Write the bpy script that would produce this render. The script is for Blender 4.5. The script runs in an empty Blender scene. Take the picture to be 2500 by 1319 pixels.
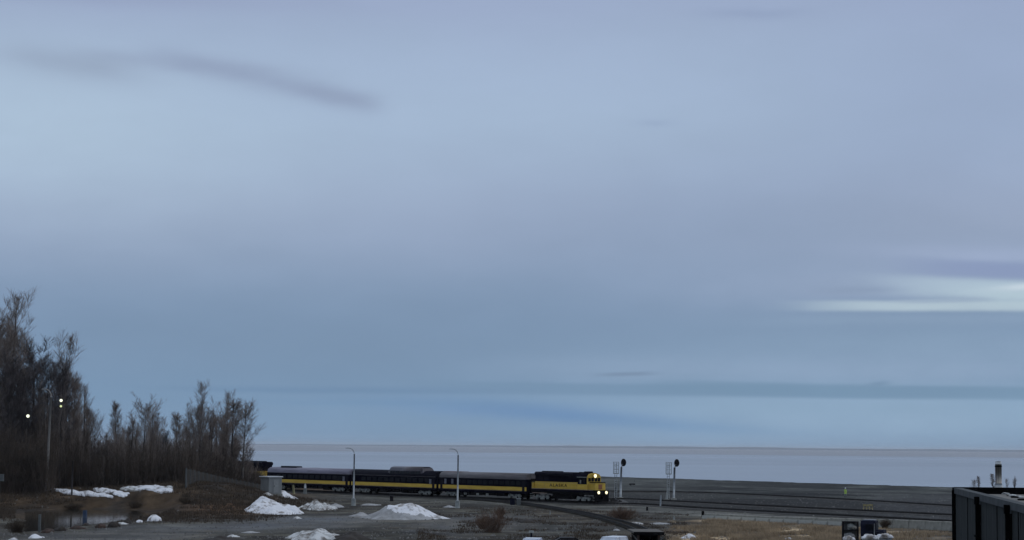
import bpy, math, random
from mathutils import Vector, Matrix, noise
R = math.radians
rng = random.Random(7)
sc = bpy.context.scene
COL = sc.collection

# ------------------------------------------------------------------ camera
FPX, W0, H0 = 5000.0, 2500.0, 1319.0        # focal length in photograph pixels
CAMZ = 9.15
RZ = 0.35                                     # top of the rails
cam = bpy.data.cameras.new('camera')
cam.sensor_width = 36.0
cam.lens = 36.0 * FPX / W0
cam.clip_start, cam.clip_end = 1.0, 90000.0
camo = bpy.data.objects.new('camera', cam)
COL.objects.link(camo)
PITCH = math.atan(430.5 / FPX); ROLL = math.atan(0.0097)
CM = Matrix.Rotation(R(90) + PITCH, 4, 'X') @ Matrix.Rotation(ROLL, 4, 'Z')
camo.matrix_world = Matrix.Translation((0, 0, CAMZ)) @ CM
sc.camera = camo
sc.cycles.use_denoising = True
CR = CM.to_3x3(); CRI = CR.inverted()

# ------------------------------------------------------------------ world
world = bpy.data.worlds.new('World'); sc.world = world; world.use_nodes = True
nt = world.node_tree; nt.nodes.clear()
def nd(t, **kw):
    n = nt.nodes.new(t)
    for k, v in kw.items(): setattr(n, k, v)
    return n
def M(op, a, b=None, c=None):
    n = nd('ShaderNodeMath', operation=op)
    for i, v in enumerate((a, b, c)):
        if v is None: continue
        if isinstance(v, (int, float)): n.inputs[i].default_value = v
        else: nt.links.new(v, n.inputs[i])
    return n.outputs[0]
def mixc(f, a, b, mode='MIX'):
    n = nd('ShaderNodeMix', data_type='RGBA', blend_type=mode)
    for s, v in ((n.inputs[0], f), (n.inputs[6], a), (n.inputs[7], b)):
        if isinstance(v, (int, float)): s.default_value = v
        elif isinstance(v, tuple): s.default_value = v
        else: nt.links.new(v, s)
    return n.outputs[2]
def lin(r, g, b):
    f = lambda c: (c / 255 / 12.92) if c / 255 <= 0.04045 else ((c / 255 + 0.055) / 1.055) ** 2.4
    return (f(r), f(g), f(b), 1)
tc = nd('ShaderNodeTexCoord'); sx = nd('ShaderNodeSeparateXYZ')
nt.links.new(tc.outputs['Generated'], sx.inputs[0])
dx, dy, dz = sx.outputs
AZ = M('MULTIPLY', M('ARCTAN2', dx, dy), 5000.0)                 # azimuth in 1/5000 rad
EL = M('MULTIPLY', M('ARCSINE', dz), 5000.0)                     # elevation in 1/5000 rad
def nz(sa, se, detail, off, rough=0.5):
    cx = nd('ShaderNodeCombineXYZ')
    nt.links.new(M('MULTIPLY', AZ, sa), cx.inputs[0]); nt.links.new(M('MULTIPLY', EL, se), cx.inputs[1]); cx.inputs[2].default_value = off
    n = nd('ShaderNodeTexNoise', noise_dimensions='3D'); n.inputs['Scale'].default_value = 1
    n.inputs['Detail'].default_value = detail; n.inputs['Roughness'].default_value = rough
    nt.links.new(cx.outputs[0], n.inputs['Vector'])
    return M('SUBTRACT', n.outputs[0], 0.5)
w1 = nz(1 / 700, 1 / 300, 3, 1.3); w2 = nz(1 / 160, 1 / 55, 4, 7.7, .6); w3 = nz(1 / 2200, 1 / 900, 2, 4.1); w4 = nz(1 / 320, 1 / 120, 4, 12.9, .55)
EW = M('ADD', EL, M('ADD', M('MULTIPLY', w3, 170.0), M('ADD', M('MULTIPLY', w1, 90.0), M('MULTIPLY', w4, 24.0))))
ramp = nd('ShaderNodeValToRGB'); cr = ramp.color_ramp; cr.interpolation = 'B_SPLINE'
stops = [(-300, (122, 147, 173)), (0, (126, 153, 182)), (70, (121, 151, 182)), (150, (121, 149, 179)), (260, (122, 146, 175)), (350, (127, 150, 179)),
         (450, (139, 158, 186)), (570, (152, 168, 195)), (680, (159, 177, 203)), (800, (164, 184, 209)), (900, (164, 183, 210)), (1000, (159, 177, 204)),
         (1110, (154, 168, 199)), (1500, (160, 176, 205)), (3000, (200, 212, 230)), (7854, (238, 243, 250))]
E0, E1 = -300.0, 7854.0
while len(cr.elements) < len(stops): cr.elements.new(0.5)
for e, (v, c) in zip(cr.elements, stops):
    e.position = (v - E0) / (E1 - E0)
for e, (v, c) in zip(cr.elements, stops): e.color = lin(*c)
nt.links.new(M('DIVIDE', M('SUBTRACT', EW, E0), E1 - E0), ramp.inputs[0])
colr = ramp.outputs[0]
def blob(px, py, rx, ry, tilt, col, amt, warp=1.0, sharp=2.0, roughn=0.3, bs=2.0):
    """a soft bank of cloud at a direction given by (azimuth, elevation) of the photograph's own scale"""
    global colr
    u0 = px - 1250.0; v0 = 1090 + 0.0097 * (px - 1250) - py
    a = M('ADD', M('SUBTRACT', AZ, u0), M('MULTIPLY', w4, 150.0 * warp))
    b = M('ADD', M('SUBTRACT', EL, v0), M('ADD', M('MULTIPLY', w4, 34.0 * warp), M('MULTIPLY', w2, 16.0 * warp)))
    ct, st = math.cos(tilt), math.sin(tilt)
    aa = M('DIVIDE', M('ADD', M('MULTIPLY', a, ct), M('MULTIPLY', b, st)), rx)
    bb = M('DIVIDE', M('SUBTRACT', M('MULTIPLY', b, ct), M('MULTIPLY', a, st)), ry)
    r2 = M('ADD', M('POWER', M('ABSOLUTE', aa), sharp), M('POWER', M('ABSOLUTE', bb), bs))
    f = M('MULTIPLY', M('EXPONENT', M('MULTIPLY', r2, -1.0)), amt)
    f = M('MULTIPLY', f, M('ADD', M('MULTIPLY', w2, roughn * 2), 1.0))
    n = nd('ShaderNodeClamp'); nt.links.new(f, n.inputs[0])
    colr = mixc(n.outputs[0], colr, lin(*col))
blob(60, 330, 620, 210, -0.06, (175, 196, 217), 0.75, 1, 2, .1)            # paler upper left
blob(2400, 260, 560, 300, 0.1, (147, 163, 194), 0.6, 1, 2, .1)             # greyer upper right
blob(2380, 560, 650, 110, 0.0, (154, 168, 193), 0.55)
blob(1800, 560, 500, 150, 0.0, (140, 159, 187), 0.45)
blob(600, 850, 900, 120, 0.0, (121, 145, 173), 0.4, 1, 2, .1)
blob(2150, 1010, 700, 70, 0.0, (148, 175, 201), 0.8, .5)                     # paler sky low on the right
blob(2420, 860, 800, 60, 0.0, (144, 168, 194), 0.5)
blob(2150, 700, 420, 48, 0.04, (152, 168, 195), 0.55, .6)
blob(2480, 640, 380, 22, -0.04, (160, 175, 205), 0.6, .5)
blob(2500, 722, 330, 27, -0.05, (172, 192, 209), 0.95, .35, 4, .15, 4)         # bright gap, upper lobe
blob(2350, 757, 370, 13, -0.004, (178, 197, 210), 0.95, .22, 5, .15, 4)        # and lower lobe
blob(2460, 735, 120, 24, -0.04, (182, 203, 214), 0.7, .5)
blob(2490, 712, 70, 8, 0.06, (200, 214, 226), 0.9, .3)
blob(2080, 716, 110, 10, 0.03, (139, 157, 184), 0.8, .35, 3)
blob(2290, 743, 105, 6, 0.02, (157, 176, 197), 0.8, .2, 4)
blob(2620, 684, 400, 21, -0.055, (138, 154, 188), 1.0, .22, 6, .1, 4)            # dark bar over it
blob(2350, 788, 520, 14, 0.01, (137, 160, 187), 0.6, .4, 4)
blob(1950, 905, 720, 38, 0.0, (143, 166, 194), 0.65, .4, 4)
blob(1700, 955, 640, 15, -0.006, (117, 146, 175), 0.9, .12, 8, .1, 5)            # long low bar
blob(2150, 958, 560, 16, -0.014, (117, 147, 175), 0.9, .12, 6, .1, 5)
blob(2140, 940, 26, 6, 0.1, (118, 146, 174), 0.9, .1)
blob(900, 953, 420, 9, 0.006, (116, 144, 175), 0.6, .2, 6, .2, 3)
blob(1530, 915, 68, 5, 0.03, (121, 143, 170), 0.8, .12, 3, .2, 3)
blob(1900, 1000, 900, 22, 0.0, (138, 166, 193), 0.5, .3, 4)
blob(1240, 1000, 300, 24, -0.04, (107, 141, 183), 0.6, .4)
blob(1400, 1016, 260, 18, -0.07, (106, 141, 182), 0.7, .3)                 # clearer blue gap
blob(1650, 1040, 240, 12, -0.05, (114, 148, 184), 0.45, .4)
blob(1000, 985, 380, 8, 0.0, (113, 146, 180), 0.45, .3)
blob(800, 955, 360, 6, 0.0, (112, 142, 174), 0.7, .25, 4)
blob(2300, 1070, 380, 5, 0.0, (136, 162, 190), 0.5, .2)
blob(440, 170, 250, 20, -0.04, (149, 164, 190), 0.62, .6, 4, .5)             # the drawn-out dark streak
blob(640, 205, 280, 27, -0.20, (147, 162, 189), 0.72, .6, 6, .5)
blob(820, 242, 100, 18, -0.16, (146, 161, 187), 0.7, .4, 4)
blob(170, 182, 170, 34, -0.10, (151, 167, 191), 0.75, .8, 3, .4)
blob(120, 12, 620, 26, 0.0, (148, 161, 191), 0.65)
blob(1830, 45, 120, 16, 0.0, (141, 157, 188), 0.5)
blob(1600, 305, 55, 10, 0.0, (147, 165, 194), 0.4)
val = M('ADD', 1.005, M('ADD', M('MULTIPLY', w4, 0.08), M('ADD', M('MULTIPLY', w2, 0.035), M('MULTIPLY', w1, 0.10))))
cmul = nd('ShaderNodeVectorMath', operation='SCALE'); nt.links.new(colr, cmul.inputs[0]); nt.links.new(val, cmul.inputs['Scale'])
bgc = nd('ShaderNodeBackground'); nt.links.new(cmul.outputs[0], bgc.inputs[0]); bgc.inputs[1].default_value = 1.0
sky = nd('ShaderNodeTexSky', sky_type='NISHITA'); sky.sun_disc = False
SUN_EL, SUN_ROT = R(24), R(70)
sky.sun_elevation = SUN_EL; sky.sun_rotation = SUN_ROT
bgs = nd('ShaderNodeBackground'); nt.links.new(sky.outputs[0], bgs.inputs[0]); bgs.inputs[1].default_value = 0.05
mx = nd('ShaderNodeMixShader'); mx.inputs[0].default_value = 0.97            # cloud cover over the clear sky
nt.links.new(bgs.outputs[0], mx.inputs[1]); nt.links.new(bgc.outputs[0], mx.inputs[2])
wo = nd('ShaderNodeOutputWorld'); nt.links.new(mx.outputs[0], wo.inputs[0])

sun = bpy.data.lights.new('sun', 'SUN'); sun.energy = 0.5; sun.angle = R(35); sun.color = (1.0, 0.96, 0.92)
suno = bpy.data.objects.new('sun', sun); COL.objects.link(suno)
sd = Vector((math.sin(SUN_ROT) * math.cos(SUN_EL), math.cos(SUN_ROT) * math.cos(SUN_EL), math.sin(SUN_EL)))
suno.rotation_euler = sd.to_track_quat('Z', 'Y').to_euler()
sc.view_settings.view_transform = 'Standard'; sc.view_settings.look = 'None'
sc.view_settings.exposure = 0.0; sc.view_settings.gamma = 1.0; sc.view_settings.use_curve_mapping = False

# ------------------------------------------------------------------ placing on the ground
def S(v, a, b):
    t = (v - a) / (b - a)
    t = 0 if t < 0 else 1 if t > 1 else t
    return t * t * (3 - 2 * t)
def ray(px, py):
    return CR @ Vector(((px - W0 / 2) / FPX, -(py - H0 / 2) / FPX, -1.0))
def flat(px, py, z=0.0):
    d = ray(px, py); k = (z - CAMZ) / d.z
    return Vector((d.x * k, d.y * k, z))
def proj(p):
    c = CRI @ (Vector(p) - Vector((0, 0, CAMZ)))
    return (W0 / 2 + FPX * c.x / -c.z, H0 / 2 - FPX * c.y / -c.z)
SH1, SH2 = flat(1465, 1166), flat(2325, 1193)
shd = (SH2 - SH1).normalized(); shn = Vector((-shd.y, shd.x, 0))
if shn.y < 0: shn = -shn
PONDW = [flat(*p) for p in ((60, 1298), (200, 1282), (330, 1263), (440, 1247), (420, 1240), (300, 1237), (150, 1240), (60, 1247))]
def polydist(P, X, Y):
    ins = False; best = 1e9; n = len(P)
    for i in range(n):
        ax, ay = P[i].x, P[i].y; bx, by = P[(i + 1) % n].x, P[(i + 1) % n].y
        if (ay > Y) != (by > Y) and X < (bx - ax) * (Y - ay) / (by - ay) + ax: ins = not ins
        dx_, dy_ = bx - ax, by - ay
        t = max(0, min(1, ((X - ax) * dx_ + (Y - ay) * dy_) / (dx_ * dx_ + dy_ * dy_)))
        best = min(best, math.hypot(X - ax - t * dx_, Y - ay - t * dy_))
    return best if ins else -best
def nzv(x, y, s, o=0.0):
    return noise.fractal(Vector((x / s, y / s, o)), 1.0, 2.0, 4)
def terrain(X, Y):
    z = 0.0
    a = S(-X, 28, 43)
    if a > 0:
        z += 2.6 * a * S(Y, 283, 307) * (1 - .62 * S(Y, 312, 342) - .38 * S(Y, 352, 385))
        z += 0.95 * math.exp(-((X + 47) / 8.5) ** 2 - ((Y - 301) / 12) ** 2)
        z += 1.1 * math.exp(-((X + 41) / 8.0) ** 2 - ((Y - 280) / 13) ** 2)
    if 120 < Y < 760 and abs(X) < 260:
        near_track = 1.0
        z += 0.07 * nzv(X, Y, 6.0) + 0.05 * nzv(X, Y, 1.7, 5) * S(z, .2, 1.5)
        z += 0.22 * S(z, .1, 1.2) * nzv(X, Y, 3.0, 9)
    if -75 < X < -30 and 195 < Y < 300:
        d = polydist(PONDW, X, Y)
        z -= 0.55 * S(d, -1.0, 2.0)
    s = (X - SH1.x) * shn.x + (Y - SH1.y) * shn.y + (2.5 * nzv(X, Y, 22.0, 3) + 1.2 * nzv(X, Y, 5, 8) if Y > 300 else 0)
    z += 0.35 * S(s, -14, -3)
    if s > -1: z -= 4.2 * S(s, -1, 12)
    return z
def at(px, py):
    d = ray(px, py)
    k = 120.0; hyp = math.hypot(d.x, d.y)
    while k < 1600:
        if CAMZ + d.z * k < terrain(d.x * k, d.y * k): break
        k += 1.0
    lo, hi = k - 1, k
    for _ in range(10):
        m = (lo + hi) / 2
        if CAMZ + d.z * m < terrain(d.x * m, d.y * m): hi = m
        else: lo = m
    return Vector((d.x * hi, d.y * hi, terrain(d.x * hi, d.y * hi)))
def atD(px, D):
    """the point of the ground at depth D in the column px"""
    d = ray(px, 1095); k = D / d.y
    return Vector((d.x * k, D, terrain(d.x * k, D)))
def ztop(px, py, D):
    d = ray(px, py); return CAMZ + d.z * D / d.y

# ------------------------------------------------------------------ materials
def mat(name, base, rough=0.8, metal=0.0, spec=0.5, var=0.25, scale=3.0, base2=None, bump=0.0, emit=None, estr=0.0, coord='Object', stretch=(1, 1, 1), detail=5.0, thr=(0.35, 0.65), rough2=None):
    m = bpy.data.materials.new(name); m.use_nodes = True
    t = m.node_tree; b = t.nodes['Principled BSDF']
    b.inputs['Roughness'].default_value = rough; b.inputs['Metallic'].default_value = metal
    b.inputs['Specular IOR Level'].default_value = spec
    c1 = tuple(base) + (1,); c2 = (tuple(base2) if base2 else tuple(min(1, c * (1 - var)) for c in base)) + (1,)
    co = t.nodes.new('ShaderNodeTexCoord'); mp = t.nodes.new('ShaderNodeMapping')
    mp.inputs['Scale'].default_value = stretch
    t.links.new(co.outputs[coord], mp.inputs[0])
    n = t.nodes.new('ShaderNodeTexNoise'); n.inputs['Scale'].default_value = scale; n.inputs['Detail'].default_value = detail
    n.inputs['Roughness'].default_value = 0.62
    t.links.new(mp.outputs[0], n.inputs['Vector'])
    rp = t.nodes.new('ShaderNodeValToRGB'); rp.color_ramp.elements[0].position = thr[0]; rp.color_ramp.elements[1].position = thr[1]
    rp.color_ramp.elements[0].color = c2; rp.color_ramp.elements[1].color = c1
    t.links.new(n.outputs[0], rp.inputs[0]); t.links.new(rp.outputs[0], b.inputs['Base Color'])
    if rough2 is not None:
        mr = t.nodes.new('ShaderNodeMapRange'); mr.inputs[3].default_value = rough2; mr.inputs[4].default_value = rough
        mr.inputs[1].default_value = thr[0]; mr.inputs[2].default_value = thr[1]
        t.links.new(n.outputs[0], mr.inputs[0]); t.links.new(mr.outputs[0], b.inputs['Roughness'])
    if bump:
        bp = t.nodes.new('ShaderNodeBump'); bp.inputs['Strength'].default_value = bump; bp.inputs['Distance'].default_value = 0.05
        t.links.new(n.outputs[0], bp.inputs['Height']); t.links.new(bp.outputs[0], b.inputs['Normal'])
    if emit:
        b.inputs['Emission Color'].default_value = tuple(emit) + (1,); b.inputs['Emission Strength'].default_value = estr
    return m
MT = dict(
    navy=mat('navy_paint', (.0022, .0022, .010), .8, spec=.03, var=.4, scale=1.2),
    navy_roof=mat('dark_roof_paint', (.009, .009, .018), .8, spec=.06, var=.4, scale=1.0, stretch=(.3, 2, 2)),
    yellow=mat('yellow_paint', (.56, .39, .055), .6, spec=.3, base2=(.42, .27, .04), scale=.9, stretch=(.5, 2, 3), thr=(.3, .6)),
    silver=mat('silver_roof_paint', (.21, .21, .27), .6, spec=.25, base2=(.12, .115, .155), scale=.8, stretch=(.3, 2, 2)),
    grey_roof=mat('grey_roof_paint', (.13, .125, .135), .6, spec=.25, base2=(.06, .055, .06), scale=.7, stretch=(.25, 2, 2)),
    black=mat('black_steel', (.004, .004, .005), .9, spec=.05, var=.4, scale=2),
    truckgrey=mat('pale_grey_bogie', (.22, .235, .225), .85, spec=.1, base2=(.05, .052, .05), scale=1.6, thr=(.36, .52)),
    glass=mat('dark_glass', (.004, .005, .009), .3, spec=.1, var=.2, scale=1),
    glass_pale=mat('curtained_glass', (.16, .17, .2), .3, base2=(.05, .05, .07), scale=4),
    dome=mat('tinted_dome', (.035, .028, .04), .3, spec=.4, base2=(.02, .018, .026), scale=.8),
    sill=mat('dusty_sill', (.26, .2, .16), .8, base2=(.12, .09, .075), scale=1.3),
    siding_tie=mat('weathered_sleeper', (.036, .034, .028), .95, spec=.05),
    siding_ballast=mat('siding_ballast_stone', (.066, .065, .056), .95, base2=(.04, .038, .033), scale=2.2, bump=.5),
    painted_sky_glass=mat('glass_painted_sky_reflection', (.42, .47, .55), .5, base2=(.3, .35, .43), scale=2),  # sky reflection on the car glass, painted as a pale base colour
    darkgalv=mat('dull_grey_pole', (.26, .25, .235), .9, spec=.1),
    rail=mat('rail_steel', (.020, .018, .018), .7, spec=.2, base2=(.010, .009, .008), scale=1),
    tie=mat('creosoted_timber', (.012, .011, .010), .95, spec=.05, scale=2),
    ballast=mat('ballast_stone', (.040, .040, .039), .95, base2=(.014, .014, .014), scale=2.2, bump=.5, coord='Object', thr=(.35, .62)),
    galv=mat('galvanised_steel', (.38, .41, .43), .55, metal=.3, base2=(.2, .22, .235), scale=2),
    concrete=mat('pale_concrete', (.34, .37, .36), .85, base2=(.22, .235, .23), scale=3),
    block=mat('weathered_concrete_block', (.27, .27, .24), .9, base2=(.14, .14, .12), scale=1.4, bump=.3),
    wallstrip=mat('light_concrete_kerb', (.36, .37, .34), .9, base2=(.16, .16, .145), scale=.8, thr=(.4, .6)),
    bungalow=mat('grey_painted_steel', (.2, .215, .215), .6, base2=(.16, .17, .175), scale=.7),
    bungalow_roof=mat('pale_roof_sheet', (.45, .48, .5), .5, var=.2, scale=1),
    sigblack=mat('signal_black', (.006, .005, .008), .7, spec=.2, var=.2),
    bark=mat('grey_bark', (.085, .075, .07), .95, base2=(.045, .038, .036), scale=1.5, stretch=(1, 1, .3)),
    bark_dark=mat('dark_bark', (.028, .025, .027), .95, base2=(.016, .014, .015), scale=1.5),
    bark_pale=mat('pale_birch_bark', (.13, .125, .115), .9, base2=(.055, .05, .048), scale=1.4, stretch=(1, 1, .4)),
    twig=mat('twig_grey', (.24, .20, .175), .95, base2=(.14, .115, .10), scale=.6),
    twig_dark=mat('twig_dark', (.12, .105, .105), .95, base2=(.06, .052, .053), scale=.6),
    thicket=mat('thicket_stems', (.095, .072, .055), .95, base2=(.035, .027, .022), scale=.35, coord='Object'),
    redtwig=mat('red_brown_twigs', (.13, .078, .05), .95, base2=(.07, .045, .032), scale=1),
    drygrass=mat('dry_grass', (.38, .295, .19), .95, base2=(.15, .11, .07), scale=.25),
    browngrass=mat('brown_dead_grass', (.075, .052, .033), .95, base2=(.032, .024, .017), scale=.3),
    soil=mat('dark_soil', (.02, .0145, .011), .95, base2=(.009, .007, .006), scale=1.2, bump=.5),
    redsoil=mat('red_brown_soil', (.04, .02, .013), .95, base2=(.015, .01, .008), scale=1.6, bump=.5),
    white_paint=mat('white_car_paint', (.62, .68, .76), .35, var=.15),
    dark_paint=mat('dark_car_paint', (.004, .004, .006), .5, spec=.2, var=.2),
    navy_cab=mat('navy_truck_paint', (.004, .006, .02), .7, spec=.15, var=.3),
    tyre=mat('tyre_rubber', (.012, .012, .012), .9, var=.2),
    shed=mat('shelter_roof_gravel', (.095, .088, .078), .95, base2=(.06, .056, .05), scale=2.5),
    bwall=mat('dark_wall_sheet', (.038, .044, .046), .9, spec=.08, base2=(.02, .024, .024), scale=.5, stretch=(1, 1, .25)),
    bblack=mat('black_trim', (.003, .003, .0035), .95, spec=.03, var=.2),
    bcap=mat('parapet_flashing', (.075, .085, .092), .9, spec=.1, base2=(.05, .056, .06), scale=.8),
    broof=mat('roof_membrane', (.14, .138, .13), .9, base2=(.06, .06, .057), scale=.5),
    flue=mat('flue_steel', (.30, .28, .235), .4, metal=.5, base2=(.10, .08, .09), scale=1.6, stretch=(3, 3, .1), thr=(.44, .54)),
    hivis=mat('fluorescent_yellow_cloth', (.34, .50, .10), .8, var=.15),
    skin=mat('skin', (.4, .25, .18), .6, var=.1),
    trousers=mat('pale_work_trousers', (.2, .24, .22), .9, var=.2),
    yellow_post=mat('faded_yellow_post', (.26, .25, .14), .8, var=.3),
    yellow_rail=mat('dull_yellow_steel', (.33, .28, .11), .7, base2=(.2, .16, .1), scale=3),
    streak_blue=mat('pond_streak_blue', (.03, .055, .11), .6, var=.3),  # blue of the reflected sky streak in the pond
    greypost=mat('grey_post', (.1, .11, .11), .8, var=.3),
    brownsteel=mat('rusty_steel', (.05, .03, .022), .8, base2=(.02, .014, .012), scale=3),
    lamp=mat('lit_lamp', (.8, .8, .7), .4, emit=(1.0, .96, .72), estr=1.5),
    headlamp=mat('lit_headlamp', (.8, .8, .7), .4, emit=(1.0, .88, .50), estr=1.45),
    flood=mat('lit_floodlight', (.8, .8, .7), .4, emit=(.98, 1.0, .72), estr=1.3),
    flood2=mat('dim_floodlight', (.5, .5, .3), .4, emit=(.75, .85, .42), estr=.8),
    hill=mat('far_shore_land_haze_tinted', (.13, .17, .22), .95, var=.3, scale=.0005),  # blue of distant haze painted into the land's base colour
)
def snow_mat(name, clean, dirty, thr, scale=.9):
    m = mat(name, clean, .8, base2=dirty, scale=scale, thr=thr, bump=1.0, detail=8)
    return m
MT['snow'] = snow_mat('clean_snow', (.62, .64, .68), (.18, .165, .15), (.37, .50))
MT['snow_dirty'] = snow_mat('dirty_snow', (.50, .52, .53), (.12, .11, .10), (.42, .58), 1.1)
MT['snow_grey'] = snow_mat('grey_old_snow', (.31, .32, .33), (.17, .175, .18), (.35, .65), .8)

# ------------------------------------------------------------------ mesh helpers
class MB:
    def __init__(s): s.v = []; s.f = []; s.sm = []
    def quad(s, *p):
        n = len(s.v); s.v += [tuple(q) for q in p]; s.f.append(tuple(range(n, n + len(p)))); s.sm.append(False); return s
    def box(s, x0, x1, y0, y1, z0, z1, tx=0, ty=0):
        n = len(s.v)
        s.v += [(x0, y0, z0), (x1, y0, z0), (x1, y1, z0), (x0, y1, z0), (x0 + tx, y0 + ty, z1), (x1 - tx, y0 + ty, z1), (x1 - tx, y1 - ty, z1), (x0 + tx, y1 - ty, z1)]
        for f in ((0, 3, 2, 1), (4, 5, 6, 7), (0, 1, 5, 4), (1, 2, 6, 5), (2, 3, 7, 6), (3, 0, 4, 7)):
            s.f.append(tuple(n + i for i in f)); s.sm.append(False)
        return s
    def extrude(s, prof, x0, x1, smooth=False, taper=None):
        n = len(s.v); k = len(prof)
        s.v += [(x0, y, z) for y, z in prof] + [(x1, y, z) for y, z in prof]
        for i in range(k):
            j = (i + 1) % k
            s.f.append((n + i, n + k + i, n + k + j, n + j)); s.sm.append(smooth)
        s.f.append(tuple(n + i for i in range(k))); s.sm.append(False)
        s.f.append(tuple(n + k + i for i in reversed(range(k)))); s.sm.append(False)
        return s
    def tube(s, pts, r, k=8, caps=True):
        pts = [Vector(p) for p in pts]; rs = r if isinstance(r, (list, tuple)) else [r] * len(pts)
        n = len(s.v)
        up = Vector((0, 0, 1))
        for i, p in enumerate(pts):
            d = (pts[min(i + 1, len(pts) - 1)] - pts[max(i - 1, 0)]).normalized()
            a = d.cross(up)
            if a.length < .05: a = Vector((1, 0, 0))
            a.normalize(); b = d.cross(a)
            for q in range(k):
                t = 2 * math.pi * q / k
                s.v.append(tuple(p + (a * math.cos(t) + b * math.sin(t)) * rs[i]))
        for i in range(len(pts) - 1):
            for q in range(k):
                s.f.append((n + i * k + q, n + i * k + (q + 1) % k, n + (i + 1) * k + (q + 1) % k, n + (i + 1) * k + q)); s.sm.append(k > 4)
        if caps:
            s.f.append(tuple(n + q for q in range(k))); s.sm.append(False)
            s.f.append(tuple(n + (len(pts) - 1) * k + q for q in reversed(range(k)))); s.sm.append(False)
        return s
    def disc_x(s, x0, x1, y, z, r, k=14): return s.tube([(x0, y, z), (x1, y, z)], r, k)
    def disc_y(s, x, y0, y1, z, r, k=14): return s.tube([(x, y0, z), (x, y1, z)], r, k)
    def mesh(s, name):
        me = bpy.data.meshes.new(name); me.from_pydata(s.v, [], s.f)
        me.polygons.foreach_set('use_smooth', s.sm); me.update()
        return me
    def build(s, name, m, parent=None, loc=None, bevel=0, **tags):
        me = s.mesh(name)
        me.materials.append(MT[m] if isinstance(m, str) else m)
        o = bpy.data.objects.new(name, me); COL.objects.link(o)
        if parent: o.parent = parent
        if loc is not None: o.location = loc
        if bevel:
            bv = o.modifiers.new('bevel', 'BEVEL'); bv.width = bevel; bv.segments = 2; bv.limit_method = 'ANGLE'
        for a, b in tags.items(): o[a] = b
        return o
def tag(o, label, cat, group=None):
    o['label'] = label; o['category'] = cat
    if group: o['group'] = group
    return o
def thing(name, loc, label, cat, rz=0, group=None):
    o = bpy.data.objects.new(name, None); COL.objects.link(o); o.location = loc; o.rotation_euler = (0, 0, rz)
    o.empty_display_size = .3
    return tag(o, label, cat, group)
def copy_tree(o, parent=None):
    c = o.copy(); COL.objects.link(c)
    if parent: c.parent = parent
    for ch in [x for x in bpy.data.objects if x.parent == o]: copy_tree(ch, c)
    return c

# ------------------------------------------------------------------ ground
def axis(parts):
    out = []
    for a, b, st in parts:
        n = max(1, round((b - a) / st)); out += [a + (b - a) * i / n for i in range(n)]
    return out + [parts[-1][1]]
XS = axis([(-3000, -400, 400), (-400, -130, 18), (-130, -75, 3), (-75, 75, 1.0), (75, 150, 2.5), (150, 400, 20), (400, 3000, 400)])
YS = axis([(-600, 120, 60), (120, 170, 10), (170, 330, 1.0), (330, 480, 1.6), (480, 760, 2.5), (760, 1000, 20), (1000, 6000, 500)])
def mixv(a, b, t): return tuple(x + (y - x) * t for x, y in zip(a, b))
GRAVEL, GRAVEL2, BALL, BROWN, TAN, FIELD, DARK, WETG = (.058, .056, .046), (.022, .019, .0145), (.018, .018, .018), (.048, .034, .022), (.28, .215, .135), (.067, .072, .068), (.013, .014, .015), (.075, .078, .072)
def seg(pts, x):
    if x <= pts[0][0]: return pts[0][1]
    for (a, b), (c, d) in zip(pts, pts[1:]):
        if x <= c: return b + (d - b) * (x - a) / (c - a)
    return pts[-1][1]
LINE_A = [(600, 1196), (900, 1204), (1300, 1221), (1450, 1229), (1650, 1241), (1720, 1246), (2050, 1264), (2325, 1279), (2600, 1296)]
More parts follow.
